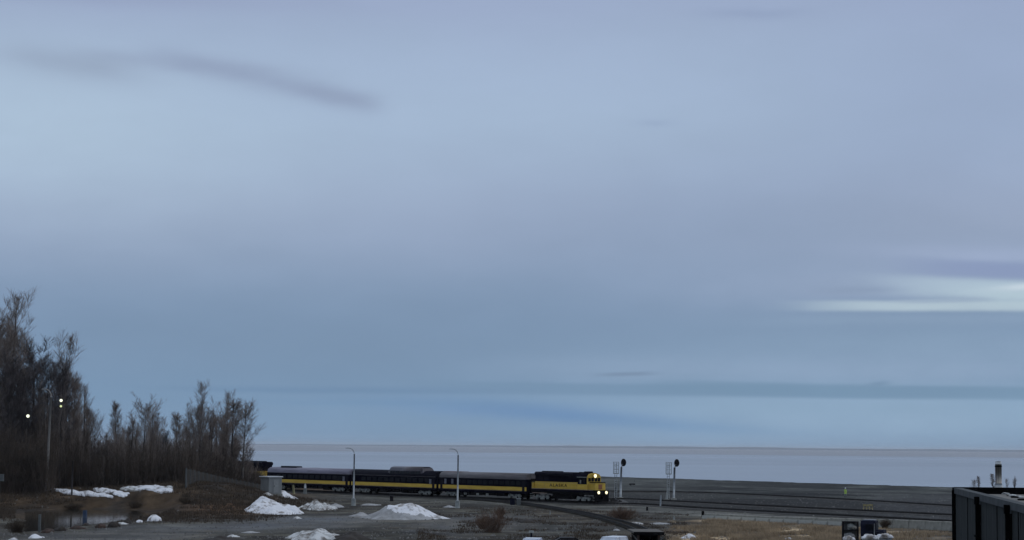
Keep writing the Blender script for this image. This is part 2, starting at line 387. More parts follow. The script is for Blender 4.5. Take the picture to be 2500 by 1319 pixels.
def ground_col(X, Y):
    if Y < 130: return GRAVEL2 + (0.9,)
    px, py = proj((X, Y, 0))
    n1 = nzv(X, Y * .45, 9.0, 1); n2 = nzv(X, Y * .5, 3.0, 2); n3 = nzv(X, Y * .3, 22.0, 4)
    la = seg(LINE_A, px)
    hill = S(-X, 26, 40) * S(Y, 232, 262)
    c = mixv(GRAVEL, GRAVEL2, S(n1 + .5 * n2, -.12, .2)); c = mixv(c, (.046, .037, .026), .8 * S(n3 - n2 * .5, .05, .3)); w = 0.85
    if py < la - 1:                                   # beyond the running line: yard and field
        c = mixv(FIELD, (.040, .044, .042), S(n1 + n3, -.3, .5))
        st = noise.fractal(Vector((X / 42 + Y / 110, Y / 34.0, 11.0)), 1, 2, 3)
        c = mixv(c, DARK, .85 * S(st, -.05, .16) * (.35 + .65 * S(px, 1450, 1800)) * S(py, 1172, 1190))
        c = mixv(c, BALL, S(py, la - 42, la - 26) * .75)
        c = mixv(c, DARK, .8 * math.exp(-((px - 1930) / 120) ** 2 - ((py - 1207) / 8) ** 2))
        c = mixv(c, (.014, .016, .02), .95 * S(px, 2080, 2112) * math.exp(-((py - 1195) / 2.6) ** 2) * (1 - S(px, 2150, 2290)))
        c = mixv(c, (.045, .047, .05), .6 * S(px, 2090, 2180) * S(py, 1200, 1215))
        w = 0.9
    else:
        d = py - la
        c = mixv(c, (.095, .097, .088), .8 * S(d, 0, 3) * (1 - S(d, 12, 19)))
        if px > 1000:
            warm = S(n1 * .8 + n2 * .5, -.25, .35) * S(d, 12, 26) * S(px, 1050, 1250)
            c = mixv(c, mixv((.062, .052, .037), (.034, .030, .023), S(n2, -.3, .3)), .75 * warm)
        t = S(px + 60 * n1 - 2.2 * (1300 - py), 1600, 1690) * S(d, 15, 24) * (1 - S(px, 2330, 2500))
        c = mixv(c, mixv(TAN, (.085, .060, .036), S(n2 + n1, -.15, .5)), .9 * t)
        c = mixv(c, (.04, .038, .036), .6 * S(px, 2100, 2250) * S(py, 1290, 1302))
        lot = S(n3 + .4 * n1, -.1, .4) * (1 - S(px, 1150, 1450)) * S(py, 1245, 1262)
        c = mixv(c, WETG, .35 * lot); w = mixv((w,), (.5,), lot * .8)[0]
        puddle = math.exp(-((px - 520) / 240) ** 2 - ((py - 1288) / 12) ** 2) + math.exp(-((px - 760) / 150) ** 2 - ((py - 1268) / 7) ** 2)
        c = mixv(c, WETG, min(1, puddle) * .5 * S(n2, -.5, .3)); w = mixv((w,), (.4,), min(1, puddle) * .8)[0]
        e = math.exp(-((px - 1400) / 130) ** 2 - ((py - 1287) / 12) ** 2)
        c = mixv(c, (.036, .038, .038), .8 * e)
        c = mixv(c, (.022, .018, .014), .85 * math.exp(-((px - 590) / 110) ** 2 - ((py - 1316) / 7) ** 2) * S(n2, -.3, .2))
        c = mixv(c, (.03, .026, .022), .8 * math.exp(-((px - 1280) / 60) ** 2 - ((py - 1273) / 4) ** 2))
    rut = noise.fractal(Vector((X / 13 + Y / 40, Y / 8.0 - X / 30, 21.0)), 1, 2, 3)
    if py >= la - 1: c = mixv(c, tuple(v * (.55 if rut > 0 else 1.5) for v in c), S(abs(rut), .08, .4))
    if hill > 0:
        hb = mixv(BROWN, (.03, .025, .021), S(n1 + n2, -.3, .4)); hb = mixv(hb, (.075, .052, .034), .6 * S(n2 - n1, .1, .6))
        c = mixv(c, hb, hill); w = mixv((w,), (.95,), hill)[0]
        c = mixv(c, (.15, .085, .048), .7 * math.exp(-((px - 560) / 90) ** 2 - ((py - 1253) / 7) ** 2))
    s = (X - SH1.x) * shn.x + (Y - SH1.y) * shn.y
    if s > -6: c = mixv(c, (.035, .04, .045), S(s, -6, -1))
    return c + (w,)
def build_ground():
    nx, ny = len(XS), len(YS)
    V = []; C = []
    for y in YS:
        for x in XS:
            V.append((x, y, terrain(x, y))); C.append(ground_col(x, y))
    F = [(j * nx + i, j * nx + i + 1, (j + 1) * nx + i + 1, (j + 1) * nx + i) for j in range(ny - 1) for i in range(nx - 1)]
    me = bpy.data.meshes.new('ground'); me.from_pydata(V, [], F)
    ca = me.color_attributes.new('ground_type', 'FLOAT_COLOR', 'POINT')
    ca.data.foreach_set('color', [q for c in C for q in c])
    me.polygons.foreach_set('use_smooth', [True] * len(F)); me.update()
    m = bpy.data.materials.new('mixed_ground'); m.use_nodes = True; t = m.node_tree; b = t.nodes['Principled BSDF']
    a = t.nodes.new('ShaderNodeVertexColor'); a.layer_name = 'ground_type'
    geo = t.nodes.new('ShaderNodeNewGeometry')
    def noi(sc_, det, stretch=(1, 1, 1)):
        mp = t.nodes.new('ShaderNodeMapping'); mp.inputs['Scale'].default_value = stretch; t.links.new(geo.outputs['Position'], mp.inputs[0])
        n = t.nodes.new('ShaderNodeTexNoise'); n.inputs['Scale'].default_value = sc_; n.inputs['Detail'].default_value = det; n.inputs['Roughness'].default_value = .65
        t.links.new(mp.outputs[0], n.inputs['Vector']); return n.outputs[0]
    n1 = noi(.55, 8, (1, .5, 1)); n2 = noi(.09, 5, (1, .6, 1)); n3 = noi(4.0, 4)
    def mr(x, lo, hi, a0=.3, a1=.7):
        q = t.nodes.new('ShaderNodeMapRange'); q.inputs[1].default_value = a0; q.inputs[2].default_value = a1; q.inputs[3].default_value = lo; q.inputs[4].default_value = hi
        t.links.new(x, q.inputs[0]); return q.outputs[0]
    def mul(x, y):
        q = t.nodes.new('ShaderNodeMath'); q.operation = 'MULTIPLY'; t.links.new(x, q.inputs[0]); t.links.new(y, q.inputs[1]); return q.outputs[0]
    k = mul(mul(mr(n1, .5, 1.5), mr(n2, .5, 1.5)), mr(n3, .8, 1.2))
    v = t.nodes.new('ShaderNodeVectorMath'); v.operation = 'SCALE'; t.links.new(a.outputs[0], v.inputs[0]); t.links.new(k, v.inputs['Scale'])
    t.links.new(v.outputs[0], b.inputs['Base Color'])
    t.links.new(mul(a.outputs[1], mr(n2, .8, 1.15)), b.inputs['Roughness'])
    b.inputs['Specular IOR Level'].default_value = .06
    bp = t.nodes.new('ShaderNodeBump'); bp.inputs['Strength'].default_value = .5; bp.inputs['Distance'].default_value = .12
    t.links.new(n1, bp.inputs['Height']); t.links.new(bp.outputs[0], b.inputs['Normal'])
    me.materials.append(m)
    o = bpy.data.objects.new('ground', me); COL.objects.link(o); o['kind'] = 'structure'
build_ground()

def water_mat(name, base, rough, bscale, bstr, stretch):
    m = bpy.data.materials.new(name); m.use_nodes = True; t = m.node_tree; b = t.nodes['Principled BSDF']
    b.inputs['Base Color'].default_value = tuple(base) + (1,); b.inputs['Roughness'].default_value = rough; b.inputs['IOR'].default_value = 1.33
    geo = t.nodes.new('ShaderNodeNewGeometry'); mp = t.nodes.new('ShaderNodeMapping'); mp.inputs['Scale'].default_value = stretch
    t.links.new(geo.outputs['Position'], mp.inputs[0])
    n = t.nodes.new('ShaderNodeTexNoise'); n.inputs['Scale'].default_value = bscale; n.inputs['Detail'].default_value = 4
    t.links.new(mp.outputs[0], n.inputs['Vector'])
    bp = t.nodes.new('ShaderNodeBump'); bp.inputs['Strength'].default_value = bstr; bp.inputs['Distance'].default_value = .1
    t.links.new(n.outputs[0], bp.inputs['Height']); t.links.new(bp.outputs[0], b.inputs['Normal'])
    n2 = t.nodes.new('ShaderNodeTexNoise'); n2.inputs['Scale'].default_value = .0022; n2.inputs['Detail'].default_value = 3
    t.links.new(mp.outputs[0], n2.inputs['Vector'])
    n3 = t.nodes.new('ShaderNodeTexNoise'); n3.inputs['Scale'].default_value = .004; n3.inputs['Detail'].default_value = 6; t.links.new(mp.outputs[0], n3.inputs['Vector'])
    rr_ = t.nodes.new('ShaderNodeValToRGB'); rr_.color_ramp.elements[0].position = .38; rr_.color_ramp.elements[1].position = .62
    rr_.color_ramp.elements[0].color = tuple(c * .88 for c in base) + (1,); rr_.color_ramp.elements[1].color = tuple(c * 1.1 for c in base) + (1,)
    t.links.new(n3.outputs[0], rr_.inputs[0]); t.links.new(rr_.outputs[0], b.inputs['Base Color'])
    q = t.nodes.new('ShaderNodeMapRange'); q.inputs[1].default_value = .35; q.inputs[2].default_value = .65; q.inputs[3].default_value = rough * .75; q.inputs[4].default_value = rough * 1.25
    t.links.new(n2.outputs[0], q.inputs[0]); t.links.new(q.outputs[0], b.inputs['Roughness'])
    return m
WZ = -1.2
sea = MB(); sea.quad((-40000, 200, WZ), (40000, 200, WZ), (40000, 40000, WZ), (-40000, 40000, WZ))
sea.build('sea_water', water_mat('sea_water', (.19, .235, .29), .30, .25, .3, (.15, .4, 1)), kind='structure')
# tidal flats beyond the channel, with a wandering near edge
fl = MB(); n = 160; va = []; vb = []
for i in range(n + 1):
    x = -14000 + 28000 * i / n
    y = 3300 - .09 * x + 260 * nzv(x, 0, 1500) + 90 * nzv(x, 0, 300, 3)
    va.append((x, y, WZ + .03)); vb.append((x, 39900, WZ + .03))
for i in range(n): fl.quad(va[i], va[i + 1], vb[i + 1], vb[i])
fl.build('tidal_flat', mat('wet_tidal_mud', (.15, .155, .165), .36, spec=.5, base2=(.10, .105, .115), scale=.0012, stretch=(.5, 1, 1), coord='Object', rough2=.3), kind='structure')
# low land on the far side
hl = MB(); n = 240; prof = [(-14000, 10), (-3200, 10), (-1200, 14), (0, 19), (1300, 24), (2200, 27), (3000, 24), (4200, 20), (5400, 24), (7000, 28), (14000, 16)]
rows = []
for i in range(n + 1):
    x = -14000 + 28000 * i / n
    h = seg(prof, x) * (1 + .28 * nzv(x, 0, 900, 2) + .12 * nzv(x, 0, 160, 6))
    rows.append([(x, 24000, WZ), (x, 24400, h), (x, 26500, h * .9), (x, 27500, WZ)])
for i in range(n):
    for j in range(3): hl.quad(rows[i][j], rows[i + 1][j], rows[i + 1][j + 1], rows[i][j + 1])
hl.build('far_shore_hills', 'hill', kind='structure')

# pond of meltwater
pw = MB(); pw.v = [(p.x, p.y, -.12) for p in PONDW]
cx_ = sum(p.x for p in PONDW) / 8; cy_ = sum(p.y for p in PONDW) / 8
pw.v = [(cx_ + (p[0] - cx_) * 1.12, cy_ + (p[1] - cy_) * 1.08, -.16) for p in pw.v]; pw.f = [tuple(range(8))]; pw.sm = [False]
pw.build('pond_water', water_mat('pond_water', (.018, .019, .017), .09, 1.2, .06, (1, .35, 1)), kind='structure')

# ------------------------------------------------------------------ railway tracks
TD = Vector((.64, -.768, 0)); TP0 = Vector((3.0, 341.3, 0))     # running line through the train
def smooth_path(P, step=1.0):
    out = []
    n = len(P)
    for i in range(n - 1):
        p0 = P[max(i - 1, 0)]; p1 = P[i]; p2 = P[i + 1]; p3 = P[min(i + 2, n - 1)]
        k = max(2, int((p2 - p1).length / step))
        for j in range(k):
            t = j / k
            out.append(.5 * ((2 * p1) + (p2 - p0) * t + (2 * p0 - 5 * p1 + 4 * p2 - p3) * t * t + (3 * p1 - p0 - 3 * p2 + p3) * t ** 3))
    out.append(P[-1]); return out
def track(pts, label, ballast_w=2.1, top=.17, mats=('ballast', 'rail', 'tie')):
    P = smooth_path([Vector((p.x, p.y, 0)) for p in pts], 2.0)
    root = thing('railway_track', (P[0].x, P[0].y, 0), label, 'railway track')
    O = Vector((P[0].x, P[0].y, 0))
    N = []
    for i in range(len(P)):
        d = (P[min(i + 1, len(P) - 1)] - P[max(i - 1, 0)]).normalized(); N.append(Vector((-d.y, d.x, 0)))
    b = MB(); prof = [(-ballast_w - .9, -.35), (-ballast_w, top), (ballast_w, top), (ballast_w + .9, -.35)]
    for i, (p, nn) in enumerate(zip(P, N)):
        for o, z in prof: b.v.append(tuple(p - O + nn * (o + .12 * nzv(p.x, p.y, 1.3, o)) + Vector((0, 0, z))))
    for i in range(len(P) - 1):
        for j in range(3):
            b.f.append((i * 4 + j, (i + 1) * 4 + j, (i + 1) * 4 + j + 1, i * 4 + j + 1)); b.sm.append(False)
    b.build('ballast_bed', mats[0], root)
    for s in (-1, 1):
        r = MB()
        for i, (p, nn) in enumerate(zip(P, N)):
            for o, z in ((-.05, top + .02), (-.04, RZ), (.04, RZ), (.05, top + .02)): r.v.append(tuple(p - O + nn * (s * .7175 + o) + Vector((0, 0, z))))
        for i in range(len(P) - 1):
            for j in range(3): r.f.append((i * 4 + j, (i + 1) * 4 + j, (i + 1) * 4 + j + 1, i * 4 + j + 1)); r.sm.append(False)
        r.build('rail', mats[1], root)
    t = MB(); acc = 0; nxt = 0
    for i in range(len(P) - 1):
        L = (P[i + 1] - P[i]).length
        while nxt < acc + L:
            q = P[i].lerp(P[i + 1], (nxt - acc) / L) - O; nn = N[i]; d = Vector((nn.y, -nn.x, 0))
            c = [q + nn * a + d * e for a, e in ((-1.3, -.12), (1.3, -.12), (1.3, .12), (-1.3, .12))]
            k = len(t.v); t.v += [(v.x, v.y, top - .05) for v in c] + [(v.x, v.y, top + .03) for v in c]
            for f in ((4, 5, 6, 7), (0, 1, 5, 4), (1, 2, 6, 5), (2, 3, 7, 6), (3, 0, 4, 7)): t.f.append(tuple(k + z for z in f)); t.sm.append(False)
            nxt += .55
        acc += L
    t.build('sleepers', mats[2], root, kind='stuff')
    return root
def tp(u, off=0.0):   # along the train's line, u metres ahead of the coupling behind the locomotive; off>0 is away from the camera
    return TP0 + TD * u + Vector((.768, .64, 0)) * off
track([tp(-150), tp(-100), tp(-50), tp(0), tp(16), flat(1560, 1234), flat(1720, 1244), flat(2050, 1262), flat(2325, 1277), flat(2650, 1296)],
      'running line of dark rails that the yellow and navy train stands on')
track([tp(-150, 4.6), tp(-50, 4.6), tp(10, 4.9), flat(1500, 1221), flat(1650, 1227), flat(1860, 1238), flat(2060, 1248), flat(2325, 1261), flat(2650, 1277)],
      'straight dark track between the train line and the signal masts')
track([tp(-60, 22), flat(1480, 1202), flat(1700, 1205), flat(1850, 1211), flat(2100, 1224), flat(2325, 1238), flat(2650, 1256)],
      'farthest dark track across the yard, seaward of both signal masts')
track([flat(930, 1209), flat(1060, 1216), flat(1180, 1223), flat(1280, 1233), flat(1360, 1245), flat(1440, 1260), flat(1520, 1281), flat(1570, 1300), flat(1600, 1325)],
      'siding curving from the train towards the flat roofed shelter', .95, .10, ('siding_ballast', 'rail', 'siding_tie'))

# ------------------------------------------------------------------ train
def arc_profile(hw, z0, z1, n=9):
    pr = [(-hw, z0)]
    for i in range(n + 1):
        a = math.pi * i / n
        pr.append((-hw * math.copysign(abs(math.cos(a)) ** .8, math.cos(a)), z0 + .02 + (z1 - z0 - .02) * math.sin(a) ** .75))
    pr.append((hw, z0)); return pr
def bogie(root, x, wb=2.6, n=2, frame_mat='truckgrey', r=.46, L=1.9):
    f = MB()
    for s in (-1, 1):
        y0, y1 = (s * 1.12, s * 1.24) if s > 0 else (s * 1.24, s * 1.12)
        f.box(x - L, x + L, y0, y1, .52, .86, .25, 0)
        f.box(x - .55, x + .55, y0 - .03, y1 + .03, .25, .56, .12, 0)
        for k in range(n):
            xx = x - wb / 2 + wb * k / (n - 1); f.box(xx - .22, xx + .22, y0 - .04, y1 + .04, .28, .95, .05, 0)
    f.box(x - .3, x + .3, -1.1, 1.1, .5, .9)
    o = f.build('bogie', frame_mat, root)
    for k in range(n):
        xx = x - wb / 2 + wb * k / (n - 1); w = MB()
        for s in (-1, 1): w.disc_y(xx, s * .72 - .07, s * .72 + .07, r, r, 18)
        w.disc_y(xx, -.72, .72, r, .09, 8); w.build('wheelset', 'black', o)
    return o
def coach(kind, label):
    root = thing('passenger_car', (0, 0, RZ), label, 'railway carriage', group='passenger cars of the train')
    b = MB(); b.box(-12.75, 12.75, -1.5, 1.5, .98, 3.36); b.build('body', 'navy', root, bevel=.05)
    roofm = {'plain': 'silver', 'dome': 'navy_roof', 'coach': 'grey_roof'}[kind]
    r = MB(); r.extrude(arc_profile(1.5, 3.36, 4.38, 12), -12.6, 12.6, True); r.build('roof', roofm, root)
    for s in (-1, 1):
        q = MB(); q.box(-12.72, 12.72, *(sorted((s * 1.503, s * 1.53))), 1.5, 2.1); q.build('yellow_band', 'yellow', root)
        q = MB(); q.box(-12.72, 12.72, *(sorted((s * 1.503, s * 1.525))), 1.40, 1.46); q.build('sill_stripe', 'sill', root)
        q = MB(); q.box(-12.4, 12.4, *(sorted((s * 1.50, s * 1.55))), 3.33, 3.39); q.build('gutter', 'grey_roof', root)
    # windows, each a pane standing in the side
    wm = MB().box(-.62, .62, -.02, .02, -.33, .33).mesh('window'); wm.materials.append(MT['glass'])
    dm = MB().box(-.36, .36, -.02, .02, -.95, .85).mesh('door'); dm.materials.append(MT['navy_roof'])
    pm = MB().box(-.3, .3, -.02, .02, -.42, .42).mesh('window'); pm.materials.append(MT['glass_pale'])
    def put(nm, me, x, y, z):
        o = bpy.data.objects.new(nm, me); COL.objects.link(o); o.parent = root; o.location = (x, y, z)
    for s in (-1, 1):
        xs = [-8.9 + 1.72 * i for i in range(12)] if kind != 'coach' else [-6.6 + 1.55 * i for i in range(12)]
        for x in xs: put('window', wm, x, s * 1.515, 2.72)
        put('door', dm, 11.9, s * 1.52, 2.32)
        put('door', dm, -11.9, s * 1.52, 2.32)
        if kind == 'coach':
            put('window', pm, -10.7, s * 1.52, 2.7); put('window', pm, -8.6, s * 1.52, 2.72)
        else: put('window', pm, 11.0, s * 1.52, 2.55)
    for x in (-9.1, 9.1): bogie(root, x)
    u = MB(); u.box(-12.3, 12.3, -.5, .5, .8, .97)
    r2 = random.Random(len(label))
    x = -6.4
    while x < 6.0:
        l = r2.uniform(.8, 2.2); u.box(x, x + l, -1.35, 1.35, r2.uniform(.35, .6), .97); x += l + r2.uniform(.15, .6)
    u.build('underfloor_equipment', 'black', root)
    if kind == 'coach':
        for x in (-5.2, -1.6, 1.2): MB().box(x, x + .7, -1.42, -1.36, .5, .85).build('battery_box', 'truckgrey', root)
    for s in (-1, 1):
        g = MB(); g.box(*sorted((s * 12.75, s * 13.0)), -.55, .55, 1.1, 3.5); g.build('gangway', 'black', root)
    if kind == 'plain':
        v = MB(); v.box(-9.4, -4.6, -.8, .8, 4.33, 4.62, .1, .1); v.build('roof_unit', 'navy_roof', root)
    if kind == 'coach':
        v = MB(); v.box(-12.4, -6.7, -1.0, 1.0, 4.15, 4.42, .2, .25); v.build('roof_unit', mat('rusty_roof_paint', (.13, .10, .11), .6, base2=(.07, .04, .04), scale=.9), root)
    if kind == 'dome':
        x0, x1 = -1.8, 9.0
        d = MB(); d.extrude([(-1.47, 3.6), (-1.36, 4.3), (-1.1, 4.86), (-.5, 5.06), (.5, 5.06), (1.1, 4.86), (1.36, 4.3), (1.47, 3.6)], x0 + .7, x1 - .9, True)
        n = len(d.v)
        d.v += [(x0, -1.4, 3.8), (x0, 1.4, 3.8), (x0 + .68, 1.1, 4.85), (x0 + .68, -1.1, 4.85), (x1, -1.4, 3.7), (x1, 1.4, 3.7), (x1 - .88, 1.1, 4.85), (x1 - .88, -1.1, 4.85),
                (x0 + .72, -1.45, 3.7), (x0 + .72, 1.45, 3.7), (x1 - .92, -1.45, 3.7), (x1 - .92, 1.45, 3.7)]
        for f in ((0, 1, 2, 3), (5, 4, 7, 6), (0, 3, 8), (1, 9, 2), (4, 10, 7), (5, 6, 11)): d.f.append(tuple(n + i for i in f)); d.sm.append(False)
        dm_ = d.build('dome', 'dome', root)
        for s in (-1, 1):
            for k in range(6):
                xa = x0 + .9 + k * 1.5
                q = MB(); y0 = s * 1.475; y1 = s * 1.385
                q.quad((xa, y0, 3.72), (xa + 1.3, y0, 3.72), (xa + 1.3, y1, 4.28), (xa, y1, 4.28))
                q.quad((xa, y0 + s * .02, 3.72), (xa + 1.3, y0 + s * .02, 3.72), (xa + 1.3, y1 + s * .02, 4.28), (xa, y1 + s * .02, 4.28))
                q.build('pane', 'glass', dm_)
    return root
HEAD = math.atan2(TD.y, TD.x)
for kind, u, lab in (('coach', -10.4, 'navy passenger car with grey roof and pale end windows, coupled behind the front locomotive'),
                     ('dome', -35.6, 'navy passenger car with raised glass dome on its dark roof'),
                     ('plain', -62.7, 'navy passenger car with long silver roof, next to the grey equipment hut')):
    c = coach(kind, lab); p = tp(u); c.location = (p.x, p.y, RZ); c.rotation_euler = (0, 0, HEAD)
    c['label'] = lab
    if kind == 'coach': c.scale = (.925, 1, 1)
    if kind == 'plain': c.scale = (1.085, 1, 1)

def locomotive():
    root = thing('locomotive', (0, 0, RZ), 'yellow and navy diesel locomotive with three lit headlights at the front of the train', 'locomotive', group='locomotives of the train')
    MB().box(-8.5, 8.3, -1.5, 1.5, 1.18, 1.62).build('frame', 'black', root, bevel=.03)
    w = MB(); w.box(-8.3, 8.1, -1.48, 1.48, 1.62, 1.98); w.build('walkway', 'navy', root)
    for s in (-1, 1):
        MB().box(-8.2, 7.9, *sorted((s * 1.483, s * 1.51)), 1.93, 2.03).build('sill_stripe', 'sill', root)
        MB().box(-7.9, -4.0, *sorted((s * 1.503, s * 1.53)), 1.2, 1.32).build('step_edge', 'sill', root, label='pinkish dusty step edge')
    h = MB(); h.box(-7.9, 3.9, -1.02, 1.02, 2.0, 3.12); h.build('hood_side', 'yellow', root, bevel=.04)
    h = MB(); h.extrude([(-1.0, 3.125), (-1.0, 4.1), (-.8, 4.4), (.8, 4.4), (1.0, 4.1), (1.0, 3.125)], -7.8, 4.0); h.build('hood_top', 'navy', root)
    r = MB(); r.extrude([(-1.3, 4.1), (-1.38, 4.5), (-1.1, 4.72), (1.1, 4.72), (1.38, 4.5), (1.3, 4.1)], -7.6, 2.4); r.build('radiator_housing', 'navy_roof', root)
    for x in (-6.3, -4.4, -2.5): MB().tube([(x, 0, 4.7), (x, 0, 4.84)], .62, 18).build('cooling_fan', 'black', root)
    MB().box(3.0, 3.8, -.35, .35, 4.38, 4.8).build('exhaust_stack', 'black', root)
    for k in range(7):
        xa = -6.9 + k * 1.45
        for s in (-1, 1):
            MB().box(xa, xa + 1.25, *sorted((s * 1.003, s * 1.02)), 3.3, 4.0).build('louvre_door', 'navy_roof' if k in (0, 1) else 'navy', root)
    # cab
    MB().box(4.0, 6.5, -1.46, 1.46, 1.985, 2.86).build('cab_lower', 'yellow', root, bevel=.03)
    c = MB(); c.extrude([(-1.46, 2.865), (-1.46, 4.05), (-1.1, 4.5), (-.4, 4.68), (.4, 4.68), (1.1, 4.5), (1.46, 4.05), (1.46, 2.865)], 3.95, 6.3); cab = c.build('cab', 'navy', root)
    f = MB(); f.extrude([(-1.44, 2.87), (-1.44, 4.03), (-1.08, 4.48), (-.4, 4.64), (.4, 4.64), (1.08, 4.48), (1.44, 4.03), (1.44, 2.87)], 6.303, 6.5); front = f.build('cab_front', 'yellow', root)
    for y in (-1.02, -.36, .36, 1.02): MB().box(6.503, 6.53, y - .27, y + .27, 3.32, 3.92).build('windscreen', 'glass', front)
    MB().box(4.1, 6.45, -1.75, -1.462, 3.95, 4.05).build('sunshade', 'truckgrey', cab); 
    for x in (4.6, 5.6): MB().box(x - .36, x + .36, -1.49, -1.463, 3.1, 3.8).build('side_window', 'glass', cab)
    MB().box(4.72, 4.95, -1.62, -1.492, 3.0, 3.55).build('mirror', 'truckgrey', cab)
    MB().box(4.5, 5.5, -.7, .7, 4.6, 4.92, .15, .1).build('roof_unit', 'navy', cab)
    # nose
    n = MB(); n.extrude([(-1.1, 1.985), (-1.1, 2.98), (-.9, 3.12), (.9, 3.12), (1.1, 2.98), (1.1, 1.985)], 6.505, 8.05); nose = n.build('nose', 'yellow', root)
    MB().box(6.52, 8.1, -1.05, 1.05, 3.125, 3.24).build('nose_top', 'black', root)
    MB().box(8.053, 8.075, -.4, .4, 2.1, 2.9).build('nose_door', mat('orange_stained_paint', (.28, .09, .03), .6, base2=(.18, .07, .03)), nose)
    # headlights
    hh = MB(); hh.tube([(6.5, 0, 4.22), (6.75, 0, 4.22)], .38, 18); hb = hh.build('headlight', 'yellow', root)
    MB().tube([(6.752, 0, 4.22), (6.80, 0, 4.22)], .29, 18).build('lens', 'headlamp', hb)
    for s in (-1, 1):
        d = MB(); d.tube([(8.35, s * .82, 1.62), (8.62, s * .82, 1.62)], .31, 16); dl = d.build('ditch_light', 'black', root)
        MB().tube([(8.622, s * .82, 1.62), (8.66, s * .82, 1.62)], .25, 16).build('lens', 'headlamp', dl)
    p = MB(); p.box(8.1, 8.45, -1.5, 1.5, .95, 1.98); p.extrude([(-1.45, .2), (-1.45, .95), (1.45, .95), (1.45, .2)], 8.3, 8.5); p.build('pilot', 'black', root)
    MB().box(8.45, 9.1, -.16, .16, .7, 1.05).build('coupler', 'black', root)
    MB().box(-9.1, -8.5, -.16, .16, .7, 1.05).build('coupler', 'black', root)
    for x in (-8.25, 7.9):
        for s in (-1, 1):
            q = MB()
            for k in range(3): q.box(x - .3, x + .3, *sorted((s * 1.2, s * 1.56)), .4 + k * .33, .46 + k * .33)
            q.build('steps', 'truckgrey', root)
    for s in (-1, 1):
        q = MB(); q.tube([(-8.2, s * 1.46, 2.0), (-8.2, s * 1.46, 3.0), (3.8, s * 1.46, 3.0)], .022, 4)
        for k in range(8): q.tube([(-8.2 + k * 1.7, s * 1.46, 2.0), (-8.2 + k * 1.7, s * 1.46, 3.0)], .02, 4)
        q.tube([(6.7, s * 1.42, 2.0), (6.7, s * 1.42, 3.0), (8.1, s * 1.42, 3.0), (8.1, s * 1.42, 2.0)], .022, 4)
        q.build('handrail', 'yellow_rail', root)
    MB().box(-3.0, 2.6, -1.4, 1.4, .42, 1.17, .15, .15).build('fuel_tank', 'black', root, bevel=.05)
    for x in (-5.6, 5.2): bogie(root, x, 2.75, 2, 'truckgrey', .5, 1.85)
    e = MB(); e.box(-8.35, -7.92, -1.3, 1.3, 2.0, 2.9); e.build('end_platform_locker', 'yellow', root)
    # lettering on both sides
    cu = bpy.data.curves.new('lettering', 'FONT'); cu.body = 'ALASKA'; cu.size = 1.0; cu.extrude = .012; cu.align_x = 'CENTER'; cu.align_y = 'CENTER'; cu.space_character = 1.25
    to = bpy.data.objects.new('lettering_source', cu); COL.objects.link(to)
    dg = bpy.context.evaluated_depsgraph_get(); me = bpy.data.meshes.new_from_object(to.evaluated_get(dg)); bpy.data.objects.remove(to)
    me.materials.clear(); me.materials.append(MT['navy'])
    for s in (-1, 1):
        o = bpy.data.objects.new('lettering', me); COL.objects.link(o); o.parent = root
        o.location = (-1.6, s * 1.035, 2.56); o.rotation_euler = (R(90), 0, 0 if s < 0 else R(180)); o.scale = (1.1, .7, 1)
    return root
loco = locomotive(); p = tp(10.3); loco.location = (p.x, p.y, RZ); loco.scale = (.93, 1, 1); loco.rotation_euler = (0, 0, HEAD)
rear = copy_tree(loco); p = tp(-86.4); rear.location = (p.x, p.y, RZ); rear.rotation_euler = (0, 0, HEAD + math.pi)
rear.scale = (1.0, 1, 1.13)
rear['label'] = 'second yellow and navy locomotive at the tail of the train behind bare trees'

# ------------------------------------------------------------------ lamp posts, signals, small trackside things
def lamp_post(px, py, ytop, side, label, z_up=None):
    b = at(px, py); D = b.y; zt = ztop(px, ytop, D) - b.z
    r = thing('lamp_post', b, label, 'lamp post', group='lamp posts along the lot')
    MB().tube([(0, 0, -.3), (0, 0, 1.05)], .34, 20).build('concrete_base', 'concrete', r, bevel=.03)
    MB().tube([(0, 0, 1.05), (0, 0, 1.12)], .2, 12).build('flange', 'galv', r)
    pts = [(0, 0, 1.1), (0, 0, zt - 1.0)]; rs = [.13, .10]
    MB().tube(pts, rs, 12).build('pole', 'galv', r)
    a = MB(); A = []
    for i in range(7):
        t = i / 6; A.append((-side * .75 * (1 - math.cos(t * math.pi / 2)), 0, zt - 1.0 + .9 * math.sin(t * math.pi / 2)))
    A.append((-side * 1.0, 0, zt - .1)); a.tube(A, .065, 8).build('arm', 'galv', r)
    MB().box(-side * 1.0 - .33, -side * 1.0 + .2, -.14, .14, zt - .16, zt - .03, .06, .03).build('lamp_head', 'galv', r)
    return r
lamp_post(863, 1235, 1093, 1, 'grey lamp post on pale concrete base in front of the gap between carriages')
lamp_post(1117, 1241, 1095, 1, 'grey lamp post on pale base in front of the grey roofed carriage')
b = atD(121, 299)
r = thing('lamp_post', b, 'tall grey lamp post with bent arm standing against the dark trees', 'lamp post', group='lamp posts along the lot')
zt = ztop(124, 950, 299) - b.z
MB().tube([(-.3, 0, -.2), (0, 0, zt - 1.2)], [.2, .15], 12).build('pole', 'darkgalv', r)
MB().tube([(0, 0, zt - 1.2), (-.05, 0, zt - .7), (-.35, 0, zt - .25), (-.8, 0, zt)], .1, 8).build('arm', 'darkgalv', r)
MB().box(-1.4, -.75, -.16, .16, zt - .1, zt + .05, .05, .03).build('lamp_head', 'darkgalv', r)
